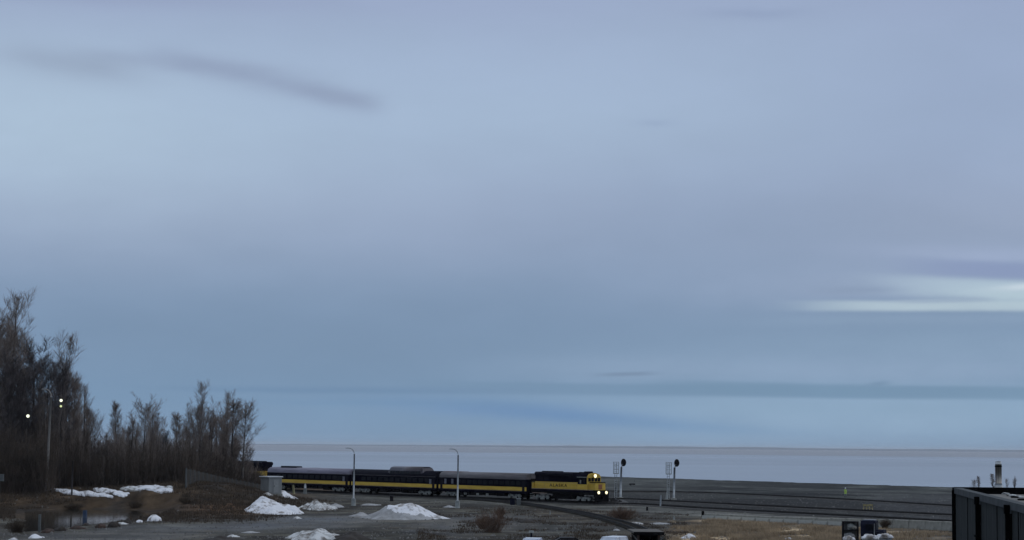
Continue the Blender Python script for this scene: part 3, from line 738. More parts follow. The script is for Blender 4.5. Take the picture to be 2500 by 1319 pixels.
for px, lights, lab in ((66, ((1016, .23, 'flood'),), 'single lit floodlight on a thin mast among the leftmost trees'),
                        (146, ((978, .21, 'flood'), (992, .17, 'flood2')), 'mast with two stacked lit floodlights, right of the bent lamp post')):
    b = atD(px, 300); r = thing('floodlight_mast', b, lab, 'floodlight')
    zt = ztop(px, lights[0][0], 300) - b.z
    MB().tube([(0, .25, -.2), (0, .25, zt + .2)], .035, 6).build('mast', 'bark_dark', r)
    for y, rad, m_ in lights:
        z = ztop(px, y, 300) - b.z
        hd = MB().tube([(0, -.02, z), (0, .2, z)], rad + .05, 16).build('lamp_housing', 'black', r)
        MB().tube([(0, -.07, z), (0, -.022, z)], rad, 16).build('lens', m_, hd)
b = at(175, 1210); r = thing('wooden_post', b, 'thin dark post standing in front of the long snow strips', 'post')
MB().tube([(0, 0, -.2), (.05, 0, 5.0)], [.13, .10], 8).build('post', 'bark_dark', r)

def signal(px, py, ytop, label, left_dx):
    b = flat(px, py, 0); D = b.y; s = FPX / D
    zt = ztop(px, ytop, D)
    r = thing('railway_signal', b, label, 'railway signal', group='colour light signals beside the tracks')
    MB().box(-.45, .45, -.45, .45, -.2, .35).build('foundation', 'block', r, bevel=.03)
    MB().tube([(0, 0, .3), (.12, 0, zt - 1.5)], [.19, .17], 10).build('mast', 'galv', r)
    MB().tube([(.12, 0, zt - 1.55), (.25, 0, zt - 1.2), (.42, -.1, zt - .95)], .11, 8).build('bracket', 'galv', r)
    hd = MB(); k = 18; ring = []
    for q in range(k):
        t = 2 * math.pi * q / k; ring.append((.47 * math.cos(t), .68 * math.sin(t)))
    hd.v = [(.5 + x, -.12, zt - .68 + z) for x, z in ring] + [(.5 + x * .92, .14, zt - .68 + z * .94) for x, z in ring]
    hd.f = [tuple(range(k)), tuple(reversed(range(k, 2 * k)))] + [(i, k + i, k + (i + 1) % k, (i + 1) % k) for i in range(k)]; hd.sm = [False] * len(hd.f)
    h = hd.build('signal_head', 'sigblack', r)
    for zz in (-.32, -.68, -1.04): MB().tube([(.5, -.42, zt + zz), (.5, -.122, zt + zz)], .14, 12).build('hood', 'sigblack', h)
    L = MB(); lx = left_dx
    for o in (-.2, .2): L.tube([(lx + o, .3, .2), (lx + o, .3, zt - .7)], .035, 5)
    z = .5
    while z < zt - .8: L.tube([(lx - .2, .3, z), (lx + .2, .3, z)], .03, 4); z += .4
    L.build('ladder', 'galv', r)
    g = MB()
    for z in (zt - 2.6, zt - 1.9, zt - 1.2, zt - .6):
        g.tube([(lx - .42, -.25, z), (lx + .5, -.25, z), (lx + .5, .55, z), (lx - .42, .55, z), (lx - .42, -.25, z)], .035, 4)
    for x, y in ((-.42, -.25), (.5, -.25), (.5, .55), (-.42, .55), (0.05, -.25)): g.tube([(lx + x, y, zt - 2.65), (lx + x, y, zt - .6)], .035, 4)
    g.box(lx - .45, lx + .55, -.3, .6, zt - 2.72, zt - 2.64)
    g.build('safety_cage', 'concrete', r)
    return r
signal(1515, 1219, 1120, 'railway signal with black oval head, the one nearer the locomotive', -.85)
signal(1645, 1221, 1121, 'railway signal with black head beside the thick pale post', -.95)
def post(name, px, py, ytop, w, m, label, cat='post', lean=0, cap=None, round_=True, base=None):
    b = at(px, py); zt = ztop(px, ytop, b.y) - b.z
    r = thing(name, b, label, cat)
    if round_: MB().tube([(0, 0, -.2), (lean, 0, zt)], [w, w * .9], 12).build('post', m, r, bevel=.01)
    else: MB().box(-w, w, -w, w, -.2, zt).build('post', m, r, bevel=.02)
    if cap: MB().tube([(lean, 0, zt), (lean, 0, zt + .12)], w * 1.25, 12).build('cap', cap, r)
    if base: MB().box(-w * 2.2, w * 2.2, -w * 2.2, w * 2.2, -.2, .18).build('base', base, r)
    return r
post('relay_post', 1627, 1221, 1188, .21, 'concrete', 'thick pale leaning post at the foot of the right-hand signal', lean=.35, base='block')
post('marker_post', 1612, 1238, 1209, .13, 'galv', 'slim pale marker post between the two signals, near side of the tracks', lean=.1)
post('bollard', 718, 1206, 1184, .2, 'yellow_post', 'faded yellow bollard in front of the silver roofed carriage', 'bollard', lean=-.2)
b = at(745, 1206); r = thing('utility_pedestal', b, 'grey tapering pedestal post right of the yellow bollard', 'pedestal')
MB().tube([(0, 0, -.1), (0, 0, .9), (0, 0, 1.0)], [.34, .3, .2], 12).build('lower_housing', 'greypost', r)
MB().tube([(0, 0, 1.0), (-.03, 0, 1.6), (-.03, 0, 1.9)], [.2, .19, .08], 12).build('upper_housing', 'galv', r)
post('barrel', 956, 1224, 1211, .3, 'sigblack', 'small black drum on gravel in front of the dome carriage', 'drum')
b = at(1252, 1233); r = thing('switch_box', b, 'dark navy switch box at the trackside below the carriage end', 'switch box')
MB().box(-.45, .3, -.3, .3, -.1, .95).build('cabinet', 'navy_cab', r, bevel=.04); MB().box(-.5, .35, -.35, .35, .95, 1.02).build('lid', 'black', r)
b = at(1266, 1234); r = thing('relay_cabinet', b, 'pale grey relay cabinet right of the navy switch box', 'cabinet')
MB().box(-.3, .35, -.25, .25, -.1, 1.0).build('cabinet', 'greypost', r, bevel=.04); MB().box(-.35, .4, -.3, .3, 1.0, 1.06).build('lid', 'galv', r)
post('marker_post', 1343, 1256, 1247, .09, 'concrete', 'short white peg beside the curving siding', 'post')
post('marker_post', 1645, 1269, 1259, .1, 'concrete', 'short white peg on gravel above the shelter', 'post')
post('bollard', 1580, 1247, 1238, .16, 'black', 'stubby black post below the signals, edge of the gravel strip', 'bollard')
post('bollard', 1716, 1262, 1248, .2, 'black', 'black end post at the left end of the concrete block wall', 'bollard')
b = flat(1543, 1186); r = thing('track_machine_boom', b, 'small black level arm on a stand out on the grey flat', 'trackside device')
MB().box(-.8, .8, -.15, .15, .2, .52, .15, 0).build('arm', 'sigblack', r)
MB().tube([(-.3, 0, -.1), (-.3, 0, .3)], .08, 6).build('stand', 'black', r); MB().tube([(.5, 0, .5), (.6, 0, 1.3)], .05, 6).build('lever', 'greypost', r)
post('marker_post', 1504, 1208, 1188, .2, 'greypost', 'dull dark grey post left of the nearer signal mast', 'post')
# equipment hut
b = at(660, 1204); D = b.y
hut = thing('equipment_hut', (b.x, b.y + 1, b.z), 'grey steel equipment hut with pale overhanging roof beside the train', 'hut', rz=R(38))
MB().box(-1.15, 1.15, -1.2, 1.2, -.4, 2.4).build('wall', 'bungalow', hut, bevel=.02)
MB().box(-1.4, 1.3, -1.35, 1.35, 2.403, 2.55, .05, .05).build('roof', 'bungalow_roof', hut)
MB().box(-1.25, 1.25, -1.3, 1.3, -.5, -.1).build('plinth', 'block', hut)
dd = MB().box(-.35, .55, -1.24, -1.203, .05, 2.05).build('door', mat('hut_door_paint', (.24, .255, .255), .6, var=.15), hut)
MB().box(-.25, -.17, -1.28, -1.243, 1.0, 1.15).build('handle', 'black', dd)
b2 = at(677, 1207); MB_ = MB(); MB_.box(-.32, .32, -.25, .25, -.1, .55, .06, .06); o = MB_.build('box', 'sigblack', loc=b2); o.name = 'equipment_box'; tag(o, 'small black box sitting in snow at the foot of the grey hut', 'box')

# fence running down the slope to the hut
FP = [(458, 300, 37), (500, 308, 0), (545, 318, 0), (600, 333, 0), (645, 345, 0)]
fpts = []
for i in range(19):
    t = i / 18; px = 456 + (640 - 456) * t; fpts.append(atD(px, 298 + 46 * t))
fence = thing('slat_fence', fpts[0], 'weathered grey slat fence running down the brown slope below the bare trees', 'fence')
O = fpts[0]
FZ0, FZ1 = ztop(456, 1145, 298), ztop(640, 1184, 344)
def ftop(i): return FZ0 + (FZ1 - FZ0) * i / 18
for i, q in enumerate(fpts):
    MB().box(-.09, .09, -.09, .09, -.3, ftop(i) - q.z + .12).build('fence_post', 'greypost', fence, loc=q - O)
    if i < 18:
        n_ = fpts[i + 1]; d = n_ - q; m_ = MB(); k = int(d.length / .22)
        for j in range(k):
            a_ = q.lerp(n_, (j + .1) / k) - O; c_ = q.lerp(n_, (j + .48) / k) - O; h_ = 1.0
            zt_ = ftop(i + (j + .5) / k) - O.z + rng.uniform(-.04, .04); e_ = Vector((.03, .03, 0)); a2 = Vector((a_.x, a_.y, zt_)); c2 = Vector((c_.x, c_.y, zt_))
            m_.quad(a_, c_, c2, a2); m_.quad(a_ + e_, c_ + e_, c2 + e_, a2 + e_)
        for z in (.4, 1.3):
            a_ = q - O + Vector((0, 0, z)); c_ = n_ - O + Vector((0, 0, z)); m_.tube([a_, c_], .04, 4)
        m_.build('fence_panel', 'slat' if 'slat' in MT else MT.setdefault('slat', mat('weathered_slats', (.075, .068, .060), .9, base2=(.045, .041, .036), scale=1)), fence, kind='stuff')

# left foreground odds and ends
post('grey_post', 96, 1300, 1256, .12, 'greypost', 'upright grey post standing in the pond at the left', round_=False)
post('pond_streak_drum', 207, 1272, 1246, .3, 'streak_blue', 'dull blue drum added in the pond shallows as a streak of reflected sky', 'drum')  # added drum shape, stands in for sky reflected in the pond
b = atD(2, 262); r = thing('sign_box', b, 'grey box on a post at the left edge before the thicket', 'sign box')
zt = ztop(4, 1158, 262) - b.z
MB().tube([(0, 0, -.2), (0, 0, zt)], .07, 8).build('post', 'greypost', r); MB().box(-.6, .5, -.12, .12, zt - .9, zt).build('box', 'greypost', r, bevel=.03)

# ------------------------------------------------------------------ mounds: snow, soil
def mound(name, c, rx, ry, h, m, label, cat, rot=0, seed=0, pw=1.0, rough=.18, res=36, lump=1.0, peak=(0, 0), peaks=None, dome=False, kind=None, group=None, cap=None):
    """a heap with an uneven outline; its skirt runs just under the ground"""
    V = []; F = []; rg = res
    ct, st = math.cos(rot), math.sin(rot)
    inside = []
    for j in range(rg + 1):
        for i in range(rg + 1):
            u = -1.25 + 2.5 * i / rg; v = -1.25 + 2.5 * j / rg
            a = math.atan2(v, u); rr = math.hypot(u, v)
            edge = 1 + .22 * noise.noise(Vector((math.cos(a) * 1.6, math.sin(a) * 1.6, seed))) * 1.6 + .14 * noise.noise(Vector((math.cos(a) * 4, math.sin(a) * 4, seed + 9))) + .12 * noise.noise(Vector((math.cos(a) * 11, math.sin(a) * 11, seed + 5)))
            q = rr / edge
            pu, pv = u - peak[0] * (1 - q), v - peak[1] * (1 - q)
            hh = max(0, 1 - q) ** pw
            if dome: hh = max(0, 1 - q * q) ** pw
            if peaks: hh = min(1, max(0, 1 - q) * 3.2) ** .8 * max(am * max(0, 1 - math.hypot((u - a_) / w_, (v - b_) / 1.3)) ** pw for a_, b_, am, w_ in peaks)
            X = u * rx; Y = v * ry
            wx = c.x + X * ct - Y * st; wy = c.y + X * st + Y * ct
            nn = noise.fractal(Vector((X / (1.3 * lump), Y / (1.3 * lump), seed)), 1, 2, 4)
            ridge = noise.fractal(Vector((X / 2.6 + seed, Y / 2.6, seed + 3)), 1, 2, 2)
            z = terrain(wx, wy) + (h * hh * (1 + .45 * ridge + rough * nn * 1.3) + .07 * nn * min(1, hh * 6) if q < 1 else 0) - .10 + (.1 if q < 1 else 0) - (.0 if q < 1 else min(.5, (q - 1) * 2.0))
            V.append((wx - c.x, wy - c.y, z - c.z)); inside.append(q < 1.06)
    for j in range(rg):
        for i in range(rg):
            k = [j * (rg + 1) + i, j * (rg + 1) + i + 1, (j + 1) * (rg + 1) + i + 1, (j + 1) * (rg + 1) + i]
            if any(inside[x] for x in k): F.append(tuple(k))
    used = sorted({x for f in F for x in f}); mp = {x: i for i, x in enumerate(used)}
    me = bpy.data.meshes.new(name); me.from_pydata([V[x] for x in used], [], [tuple(mp[x] for x in f) for f in F])
    me.polygons.foreach_set('use_smooth', [True] * len(F)); me.materials.append(MT[m] if isinstance(m, str) else m)
    if cap:
        me.materials.append(MT[cap[0]])
        for p_ in me.polygons:
            cc = p_.center
            wob = .25 * noise.noise(Vector((cc.x, cc.y, seed)))
            if cap[1](cc.x / rx, cc.y / ry, cc.z / h + wob): p_.material_index = 1
    me.update()
    o = bpy.data.objects.new(name, me); COL.objects.link(o); o.location = c
    tag(o, label, cat, group)
    return o
def mound_px(px, y0, y1, halfw_px, h, m, label, cat='snow pile', name='snow_pile', **kw):
    """footprint from its nearest ground row y1 back to y0 in the photograph"""
    f = at(px, y1); b_ = at(px, y0) if y0 else f + Vector((0, 1, 0))
    c = (f + b_) / 2; c.z = terrain(c.x, c.y)
    return mound(name, c, halfw_px / (FPX / c.y), max(.6, (b_.y - f.y) / 2), h, m, label, cat, **kw)
def pile(px, yb, ytop, halfw, depth, m, label, cat='snow pile', name='snow_pile', **kw):
    f = at(px, yb); c = Vector((f.x * (f.y + depth) / f.y, f.y + depth, 0)); c.z = terrain(c.x, c.y)
    h = ztop(px, ytop, c.y) - c.z
    return mound(name, c, halfw / (FPX / c.y), depth, h, m, label, cat, **kw)
pile(668, 1256, 1224, 74, 4.5, 'snow', 'tall white snow pile with dirt-streaked foot on the brown slope', seed=3, pw=.9, res=70, rough=.14, peaks=((-.25, 0, 1.1, 1.25), (.3, .1, .95, 1.0)))
pile(980, 1270, 1233, 99, 5.0, 'snow_grey', 'large grey snow heap with clean white crest in the middle of the lot', seed=11, pw=1.5, dome=True, res=60, rough=.05,
     cap=('snow', lambda x, y, z: z > .5 + .45 * (-x) and x > -.35))
pile(880, 1262, 1250, 28, 2.0, 'snow_grey', 'low grey tail of slush left of the big grey heap', seed=13)
pile(776, 1246, 1226, 46, 6.0, 'snow_dirty', 'ridged grey and white snow bank right of the tall white pile', seed=21, pw=.7, res=60, lump=.7, rough=.5)
pile(693, 1216, 1199, 30, 4.0, 'snow', 'snow strip at the foot of the grey hut', seed=31, pw=.9, rot=-.25)
pile(655, 1210, 1202, 12, 2.0, 'snow_dirty', 'small dirty snow lump left of the hut', seed=33)
pile(775, 1322, 1290, 66, 4.0, 'snow_dirty', 'pale dirty snow mound cut by the lower frame edge', seed=46, pw=.75, res=60)
pile(726, 1267, 1260, 11, 1.2, 'snow_dirty', 'small snow lump in front of the tall white pile', seed=51)
pile(378, 1273, 1256, 15, 1.6, 'snow', 'white snow block at the right end of the pond', seed=61, pw=.5)
pile(340, 1276, 1269, 9, .8, 'snow', 'small round snow lump beside the pond', seed=63, pw=.5)
pile(300, 1281, 1275, 13, 1.0, 'snow_dirty', 'thin dirty snow slab among the dark red clods', seed=65, pw=.6)
pile(88, 1315, 1304, 17, 1.2, 'snow', 'jagged white snow lump at the lower left', seed=67, pw=.7, rough=.5)
pile(33, 1319, 1312, 11, .8, 'snow_dirty', 'dull snow lump in the bottom left corner', seed=69, pw=.7)
pile(820, 1240, 1230, 20, 2, 'snow_grey', 'faint grey slush smear left of the first lamp post', seed=70, pw=.6)
pile(1098, 1240, 1234, 14, 1.4, 'snow_grey', 'faint slush patch at the foot of the second lamp post', seed=71, pw=.6)
pile(905, 1235, 1230, 24, 2, 'snow_grey', 'thin slush line behind the big grey heap', seed=72, pw=.6)
pile(1552, 1281, 1275, 16, 1.8, 'snow_dirty', 'snow patch behind the shelter roof', seed=74, pw=.6)
pile(1610, 1281, 1276, 24, 1.6, 'snow_grey', 'long pale slush patch to the right behind the shelter', seed=76, pw=.6)
pile(1682, 1316, 1303, 17, 2.0, 'snow', 'rounded snow patch right of the shelter', seed=78, pw=.8)
pile(1925, 1322, 1312, 18, 1.6, 'snow_dirty', 'snow scrap in the tan grass at the bottom edge', seed=80, pw=.7)
pile(1506, 1296, 1291, 9, 1.0, 'snow_grey', 'slush scrap by the siding end', seed=81, pw=.7)
pile(612, 1302, 1297, 22, 1.2, 'snow_grey', 'thin grey slush streak on the wet lot', seed=82, pw=.6)
pile(570, 1312, 1306, 16, 1.0, 'snow_dirty', 'dirty slush scraps beside the dark soil at the bottom', seed=84, pw=.6, rough=.6)
pile(855, 1325, 1297, 52, 3.5, 'soil', 'dark brown soil heap right of the pale mound', 'soil heap', 'soil_heap', seed=90, pw=.8)
pile(540, 1326, 1310, 60, 3.0, 'soil', 'low dark soil ridge at the bottom, left of the pale mound', 'soil heap', 'soil_heap', seed=92, pw=.7)
pile(1285, 1277, 1266, 22, 2.0, 'soil', 'small dark soil heap on the gravel before the red bush', 'soil heap', 'soil_heap', seed=93, pw=.9)
for i, (px, yb, yt, hw, mm, lab) in enumerate(((118, 1302, 1290, 14, 'redsoil', 'reddish clod beside the jagged snow lump'), (148, 1297, 1283, 15, 'soil', 'dark clod with flat top, left half of the clod row'),
        (190, 1293, 1284, 20, 'redsoil', 'wide reddish clod in the middle of the clod row'), (208, 1284, 1277, 8, 'soil', 'small dark clod just under the blue drum'),
        (245, 1290, 1277, 13, 'redsoil', 'rounded red-brown clod near the right of the row'), (278, 1288, 1274, 16, 'soil', 'broad brown clod at the right of the row'), (312, 1279, 1266, 8, 'soil', 'dark lump between the snow slab and the round snow lump'))):
    pile(px, yb, yt, hw, 1.2, mm, lab, 'earth clod', 'earth_clod', seed=100 + i, pw=.5, rough=.3, res=20, lump=.5)
for px, y0, y1, hw, rot, mm, lab, sd_ in ((170, 1196, 1207, 58, -.9, 'snow', 'long snow strip crossed by the thin dark post', 201), (222, 1203, 1214, 52, -.8, 'snow', 'lower snow strip right of the dark post', 203),
        (268, 1196, 1210, 56, -.9, 'snow', 'middle snow strip of the bank', 205), (318, 1190, 1200, 34, -.8, 'snow_dirty', 'thin grey-edged snow strip in mid bank', 207),
        (345, 1186, 1200, 44, -.9, 'snow', 'upper snow strip near the right trees', 209), (392, 1190, 1204, 30, -.5, 'snow', 'rightmost snow strip on the bank', 211),
        (412, 1190, 1193, 9, 0, 'snow_dirty', 'tiny snow scrap beyond the last bank strip', 213), (322, 1180, 1185, 10, 0, 'snow_grey', 'small snow scrap above the upper strip', 215)):
    c = at(px, (y0 + y1) / 2)
    mound('snow_strip', c, hw / (FPX / c.y) * 1.25, max(.5, (y1 - y0) * .085), .36, mm, lab, 'snow', seed=sd_, pw=.35, rough=.4, res=44, rot=-.72 + .12 * math.sin(sd_), group='snow strips on the bank below the trees')

# ------------------------------------------------------------------ trees
def tree_lines(rg, n1, n2, n3, spread, upsweep, H=20.0, low=.18, multi=1, lean=0.0):
    trunk = []; crown = []
    for mlt in range(multi):
        hh = H * (1 if mlt == 0 else rg.uniform(.7, .95)); ox = 0 if mlt == 0 else rg.uniform(-.6, .6)
        pts = []; x = ox * .4; y = 0; vx = ox * .12 + lean; vy = rg.uniform(-.05, .05)
        N = 12
        for i in range(N + 1):
            t = i / N; pts.append(Vector((x, y, hh * t))); x += vx * hh / N; y += vy * hh / N; vx += rg.uniform(-.018, .018) - x * .012; vy += rg.uniform(-.018, .018) - y * .012
        r0 = .011 * H
        trunk.append((pts, [r0 * (1 - .93 * (i / N)) ** 1.0 + .015 for i in range(N + 1)]))
        def tr(t):
            k = min(N - 1, int(t * N)); return pts[k].lerp(pts[k + 1], t * N - k)
        for i in range(n1 // multi):
            t = low + (1 - low) * ((i + rg.random()) / (n1 // multi)) ** .9 * .985
            az = rg.uniform(0, 6.283); L = H * spread * (math.sin(math.pi * min(1, max(0.04, (1.02 - t) / (1.02 - low)) ** .62 * .93 + .06)) ** .6) * rg.uniform(.55, 1.15)
            a0 = R(rg.uniform(36, 58)) * (1.2 - .75 * t); a1 = a0 * (1 - upsweep * rg.uniform(.7, 1.15))
            P = [tr(t)]; q = 5; azc = az
            for j in range(q):
                a = a0 + (a1 - a0) * (j + .5) / q; azc += rg.uniform(-.15, .15)
                P.append(P[-1] + Vector((math.sin(a) * math.cos(azc), math.sin(a) * math.sin(azc), math.cos(a))) * (L / q))
            rb = max(.02, .22 * r0 * (1.25 - t)); crown.append((P, [rb * (1 - .8 * j / q) for j in range(q + 1)]))
            for s in range(n2):
                u = rg.uniform(.15, 1.0); k = min(q - 1, int(u * q)); b0 = P[k].lerp(P[k + 1], u * q - k); dd = (P[k + 1] - P[k]).normalized()
                w = Vector((rg.gauss(0, 1), rg.gauss(0, 1), rg.gauss(.45, .5))).normalized()
                d1 = (dd * 1.0 + w * .7).normalized(); L2 = L * rg.uniform(.18, .42) * (1.2 - .5 * u)
                m1 = b0 + d1 * L2 * .5; d2 = (d1 + Vector((0, 0, .35)) + w * .15).normalized(); e1 = m1 + d2 * L2 * .5
                crown.append(([b0, m1, e1], [.012, .009, .005]))
                for z in range(n3):
                    v = rg.uniform(.1, 1); bb = b0.lerp(m1, v * 2) if v < .5 else m1.lerp(e1, v * 2 - 1)
                    w2 = Vector((rg.gauss(0, 1), rg.gauss(0, 1), rg.gauss(.7, .6))).normalized()
                    d3 = (d2 + w2 * .7).normalized(); crown.append(([bb, bb + d3 * rg.uniform(.3, .9)], [.0075, .004]))
    return trunk, crown
def lines_mesh(name, lines, k, m):
    b = MB()
    for P, r in lines: b.tube(P, r, k, caps=False)
    me = b.mesh(name); me.materials.append(MT[m]); return me
PROTO = {}; PH = {}
def proto(key, seed, *a, bark='bark', twig='twig', **kw):
    t, c = tree_lines(random.Random(seed), *a, **kw)
    PH[key] = sorted(p.z for P, r in c for p in P)[-25]
    PROTO[key] = (lines_mesh('trunk', t, 7, bark), lines_mesh('crown', c, 3, twig))
proto('tall', 1, 70, 12, 13, .24, .9)
proto('tall2', 2, 81, 11, 13, .22, .95, multi=3)
proto('dark', 3, 64, 14, 15, .24, .7, bark='bark_dark', twig='twig_dark', low=.1)
proto('dark2', 4, 64, 13, 15, .26, .65, bark='bark_dark', twig='twig_dark', low=.12)
proto('slim', 5, 56, 11, 13, .16, .95)
proto('spread', 6, 54, 12, 14, .36, .6, low=.2)
proto('clump', 8, 80, 10, 12, .2, .95, multi=5)
proto('birch', 9, 56, 11, 13, .30, .7, bark='bark_pale', low=.3)
TREES = [  # px of trunk, py of top, depth, prototype, width factor, label
 (-28, 745, 314, 'tall', 1.2, 'tall bare tree cut by the left frame edge'), (6, 706, 309, 'tall2', 1.15, 'tallest pale bare tree, at the left edge'),
 (38, 770, 321, 'tall', .9, 'bare tree just right of the tallest one'), (22, 850, 305, 'dark', 1.1, 'dark bare tree low in front of the tallest'),
 (86, 822, 315, 'dark', 1.3, 'dark dense bare tree left of the bent lamp post'), (58, 880, 307, 'dark2', 1.0, 'dark bare tree behind the single floodlight'),
 (118, 868, 311, 'dark2', 1.1, 'dark forked tree behind the bent lamp post'), (163, 812, 335, 'tall2', 1.1, 'pale tall bare tree behind the two floodlights'),
 (146, 872, 309, 'dark', 1.0, 'dark tree with dense crown at the two floodlights'), (182, 905, 321, 'tall', .8, 'bare tree at the right shoulder of the dark trees'),
 (212, 935, 317, 'tall2', .9, 'grey slender tree right of the dark trees'), (230, 1000, 313, 'spread', .9, 'small grey spreading tree at the foot of the dip'),
 (262, 1040, 309, 'clump', 1.2, 'low clumped tree left of the middle group'), (287, 978, 321, 'slim', 1.0, 'thin pointed tree at the left of the middle group'),
 (318, 1000, 315, 'clump', 1.3, 'bushy tree in the middle group'), (348, 960, 321, 'spread', 1.1, 'round crowned tree topping the middle group'),
 (380, 985, 315, 'clump', 1.2, 'upright tree at the right of the middle group'), (402, 1050, 311, 'dark', 1.1, 'low dark tree ending the middle group'),
 (430, 1005, 321, 'slim', 1.3, 'thin tree in the gap between the groups'), (446, 1025, 315, 'spread', .8, 'small tree left of the pointed tree'),
 (484, 928, 313, 'tall2', .95, 'tall pointed tree of the right group'), (466, 975, 317, 'clump', 1.0, 'clumped stems left of the pointed tree'),
 (512, 970, 319, 'clump', 1.1, 'many-stemmed tree right of the pointed tree'), (546, 952, 315, 'tall2', .9, 'tall many-branched tree in the right group'),
 (530, 1000, 309, 'tall', .9, 'lower tree in front of the right group'), (566, 972, 321, 'slim', 1.5, 'upright tree left of the last spreading tree'),
 (592, 975, 313, 'birch', 1.25, 'spreading pale trunked tree at the right end of the wood'), (500, 1040, 307, 'clump', 1.0, 'low dark tree inside the right group'),
 (572, 1050, 307, 'clump', 1.1, 'low bushy tree beneath the spreading one'), (-5, 880, 327, 'clump', 1.3, 'many-stemmed tree in front at the left frame edge'), (48, 900, 331, 'tall2', 1.2, 'grey tree filling the gap left of the bent lamp post'),
 (100, 930, 296 + 12, 'clump', 1.2, 'low bushy tree left of the bent lamp post'), (196, 985, 327, 'spread', 1.0, 'low spreading tree right of the floodlights'), (245, 1060, 325, 'clump', 1.4, 'shrubby tree in the dip between groups'),
 (365, 1040, 327, 'clump', 1.5, 'shrubby tree low in the middle group'), (300, 1045, 327, 'clump', 1.5, 'shrubby tree beneath the thin pointed tree'), (415, 1070, 327, 'clump', 1.4, 'shrubby tree low in the gap between the groups'),
 (606, 1080, 317, 'spread', .8, 'small twiggy tree where the train disappears'),
]
def place_tree(px, D, ztop_, key, wf, label, rz, cat='tree', group=None, name='bare_tree'):
    b = atD(px, D); h = ztop_ - b.z
    r = thing(name, b, label, cat, rz=rz, group=group)
    for nm, me in zip(('trunk', 'crown'), PROTO[key]):
        o = bpy.data.objects.new(nm, me); COL.objects.link(o); o.parent = r
    r.scale = (h / 20 * wf * 1.15, h / 20 * wf * 1.15, h / PH[key])
    return r
for i, (px, top, D, key, wf, lab) in enumerate(TREES):
    if px > 440: D = max(D, 304 + 46 * (px - 456) / 184)
    place_tree(px, D, ztop(px, top, D), key, wf, lab, rng.uniform(0, 6.28), group='bare trees of the wood at the left')
# faint saplings on the shore behind the building
for px, top, D, key, wf, lab in ((2378, 1168, 500, 'spread', 1.2, 'faint bare sapling left of the flue'), (2390, 1162, 440, 'slim', 1.6, 'slim bare sapling between the wall corner and the flue'),
        (2424, 1156, 450, 'slim', 1.8, 'bare sapling just left of the flue'), (2458, 1166, 450, 'spread', .9, 'bare sapling just right of the flue'), (2476, 1162, 470, 'clump', 1.3, 'rightmost bare sapling behind the roof')):
    place_tree(px, D, ztop(px, top, D), key, wf, lab, rng.uniform(0, 6.28), cat='sapling', group='saplings behind the dark building', name='bare_sapling')

# thicket below the trees
th = MB(); rt = random.Random(5)
for i in range(11000):
    px = rt.uniform(-60, 632); D = rt.uniform(305, 340) if px < 440 else rt.uniform(306, 340)
    if px > 560: D = rt.uniform(318, 345)
    if px > 440: D = max(D, 302 + 46 * (px - 456) / 184 + rt.uniform(0, 10))
    if px < 135 and rt.random() < .35: D = rt.uniform(297, 305)
    b = atD(px, D)
    hmax = 8.6 if px < 215 else 6.0 if px < 440 else 5.8 if px < 580 else 3.2
    h = hmax * rt.uniform(.35, 1.0) * (.75 + .5 * (noise.noise(Vector((px / 45, D / 20, 2))) + .5))
    lx = rt.gauss(0, .2) * h; ly = rt.gauss(0, .1) * h
    top = b + Vector((lx, ly, h)); mid = b.lerp(top, .5) + Vector((rt.gauss(0, .1), 0, .0))
    th.tube([b, mid, top], [.03, .02, .01], 3, caps=False)
    for k in range(9):
        t = rt.uniform(.15, 1); a = b.lerp(mid, t * 2) if t < .5 else mid.lerp(top, t * 2 - 1)
        th.tube([a, a + Vector((rt.gauss(0, .6), rt.gauss(0, .5), rt.uniform(.1, 1.2)))], [.014, .008], 3, caps=False)
sp = MB()
for i in range(1500):
    px = rt.uniform(-60, 620); D = rt.uniform(306, 345)
    if px > 440: D = max(D, 304 + 46 * (px - 456) / 184 + rt.uniform(0, 8))
    b = atD(px, D)
    hm = 14 if px < 200 else (8.8 if px < 222 else 4.5) if px < 268 else 10.5 if px < 400 else 7.6 if px < 445 else 10.0 if px < 580 else 5.5
    h = hm * rt.uniform(.55, 1.0); lx, ly = rt.gauss(0, .07) * h, rt.gauss(0, .06) * h
    top = b + Vector((lx, ly, h)); mid = b.lerp(top, .5) + Vector((rt.gauss(0, .15), rt.gauss(0, .15), 0))
    sp.tube([b, mid, top], [.035, .022, .006], 3, caps=False)
    for k in range(30):
        t = .25 + .75 * rt.random() ** .8; a = b.lerp(mid, t * 2) if t < .5 else mid.lerp(top, t * 2 - 1)
        L_ = h * .16 * (1.25 - t) + .25; az = rt.uniform(0, 6.28)
        sp.tube([a, a + Vector((math.cos(az) * .42, math.sin(az) * .42, .9)) * L_ * rt.uniform(.5, 1.3)], [.011, .004], 3, caps=False)
o = sp.build('young_growth', 'twig', kind='stuff'); tag(o, 'grey young leafless saplings filling the gaps between the bare trees', 'saplings')
o = th.build('thicket', 'thicket', kind='stuff'); tag(o, 'dense dark leafless thicket of stems below the bare trees', 'thicket')

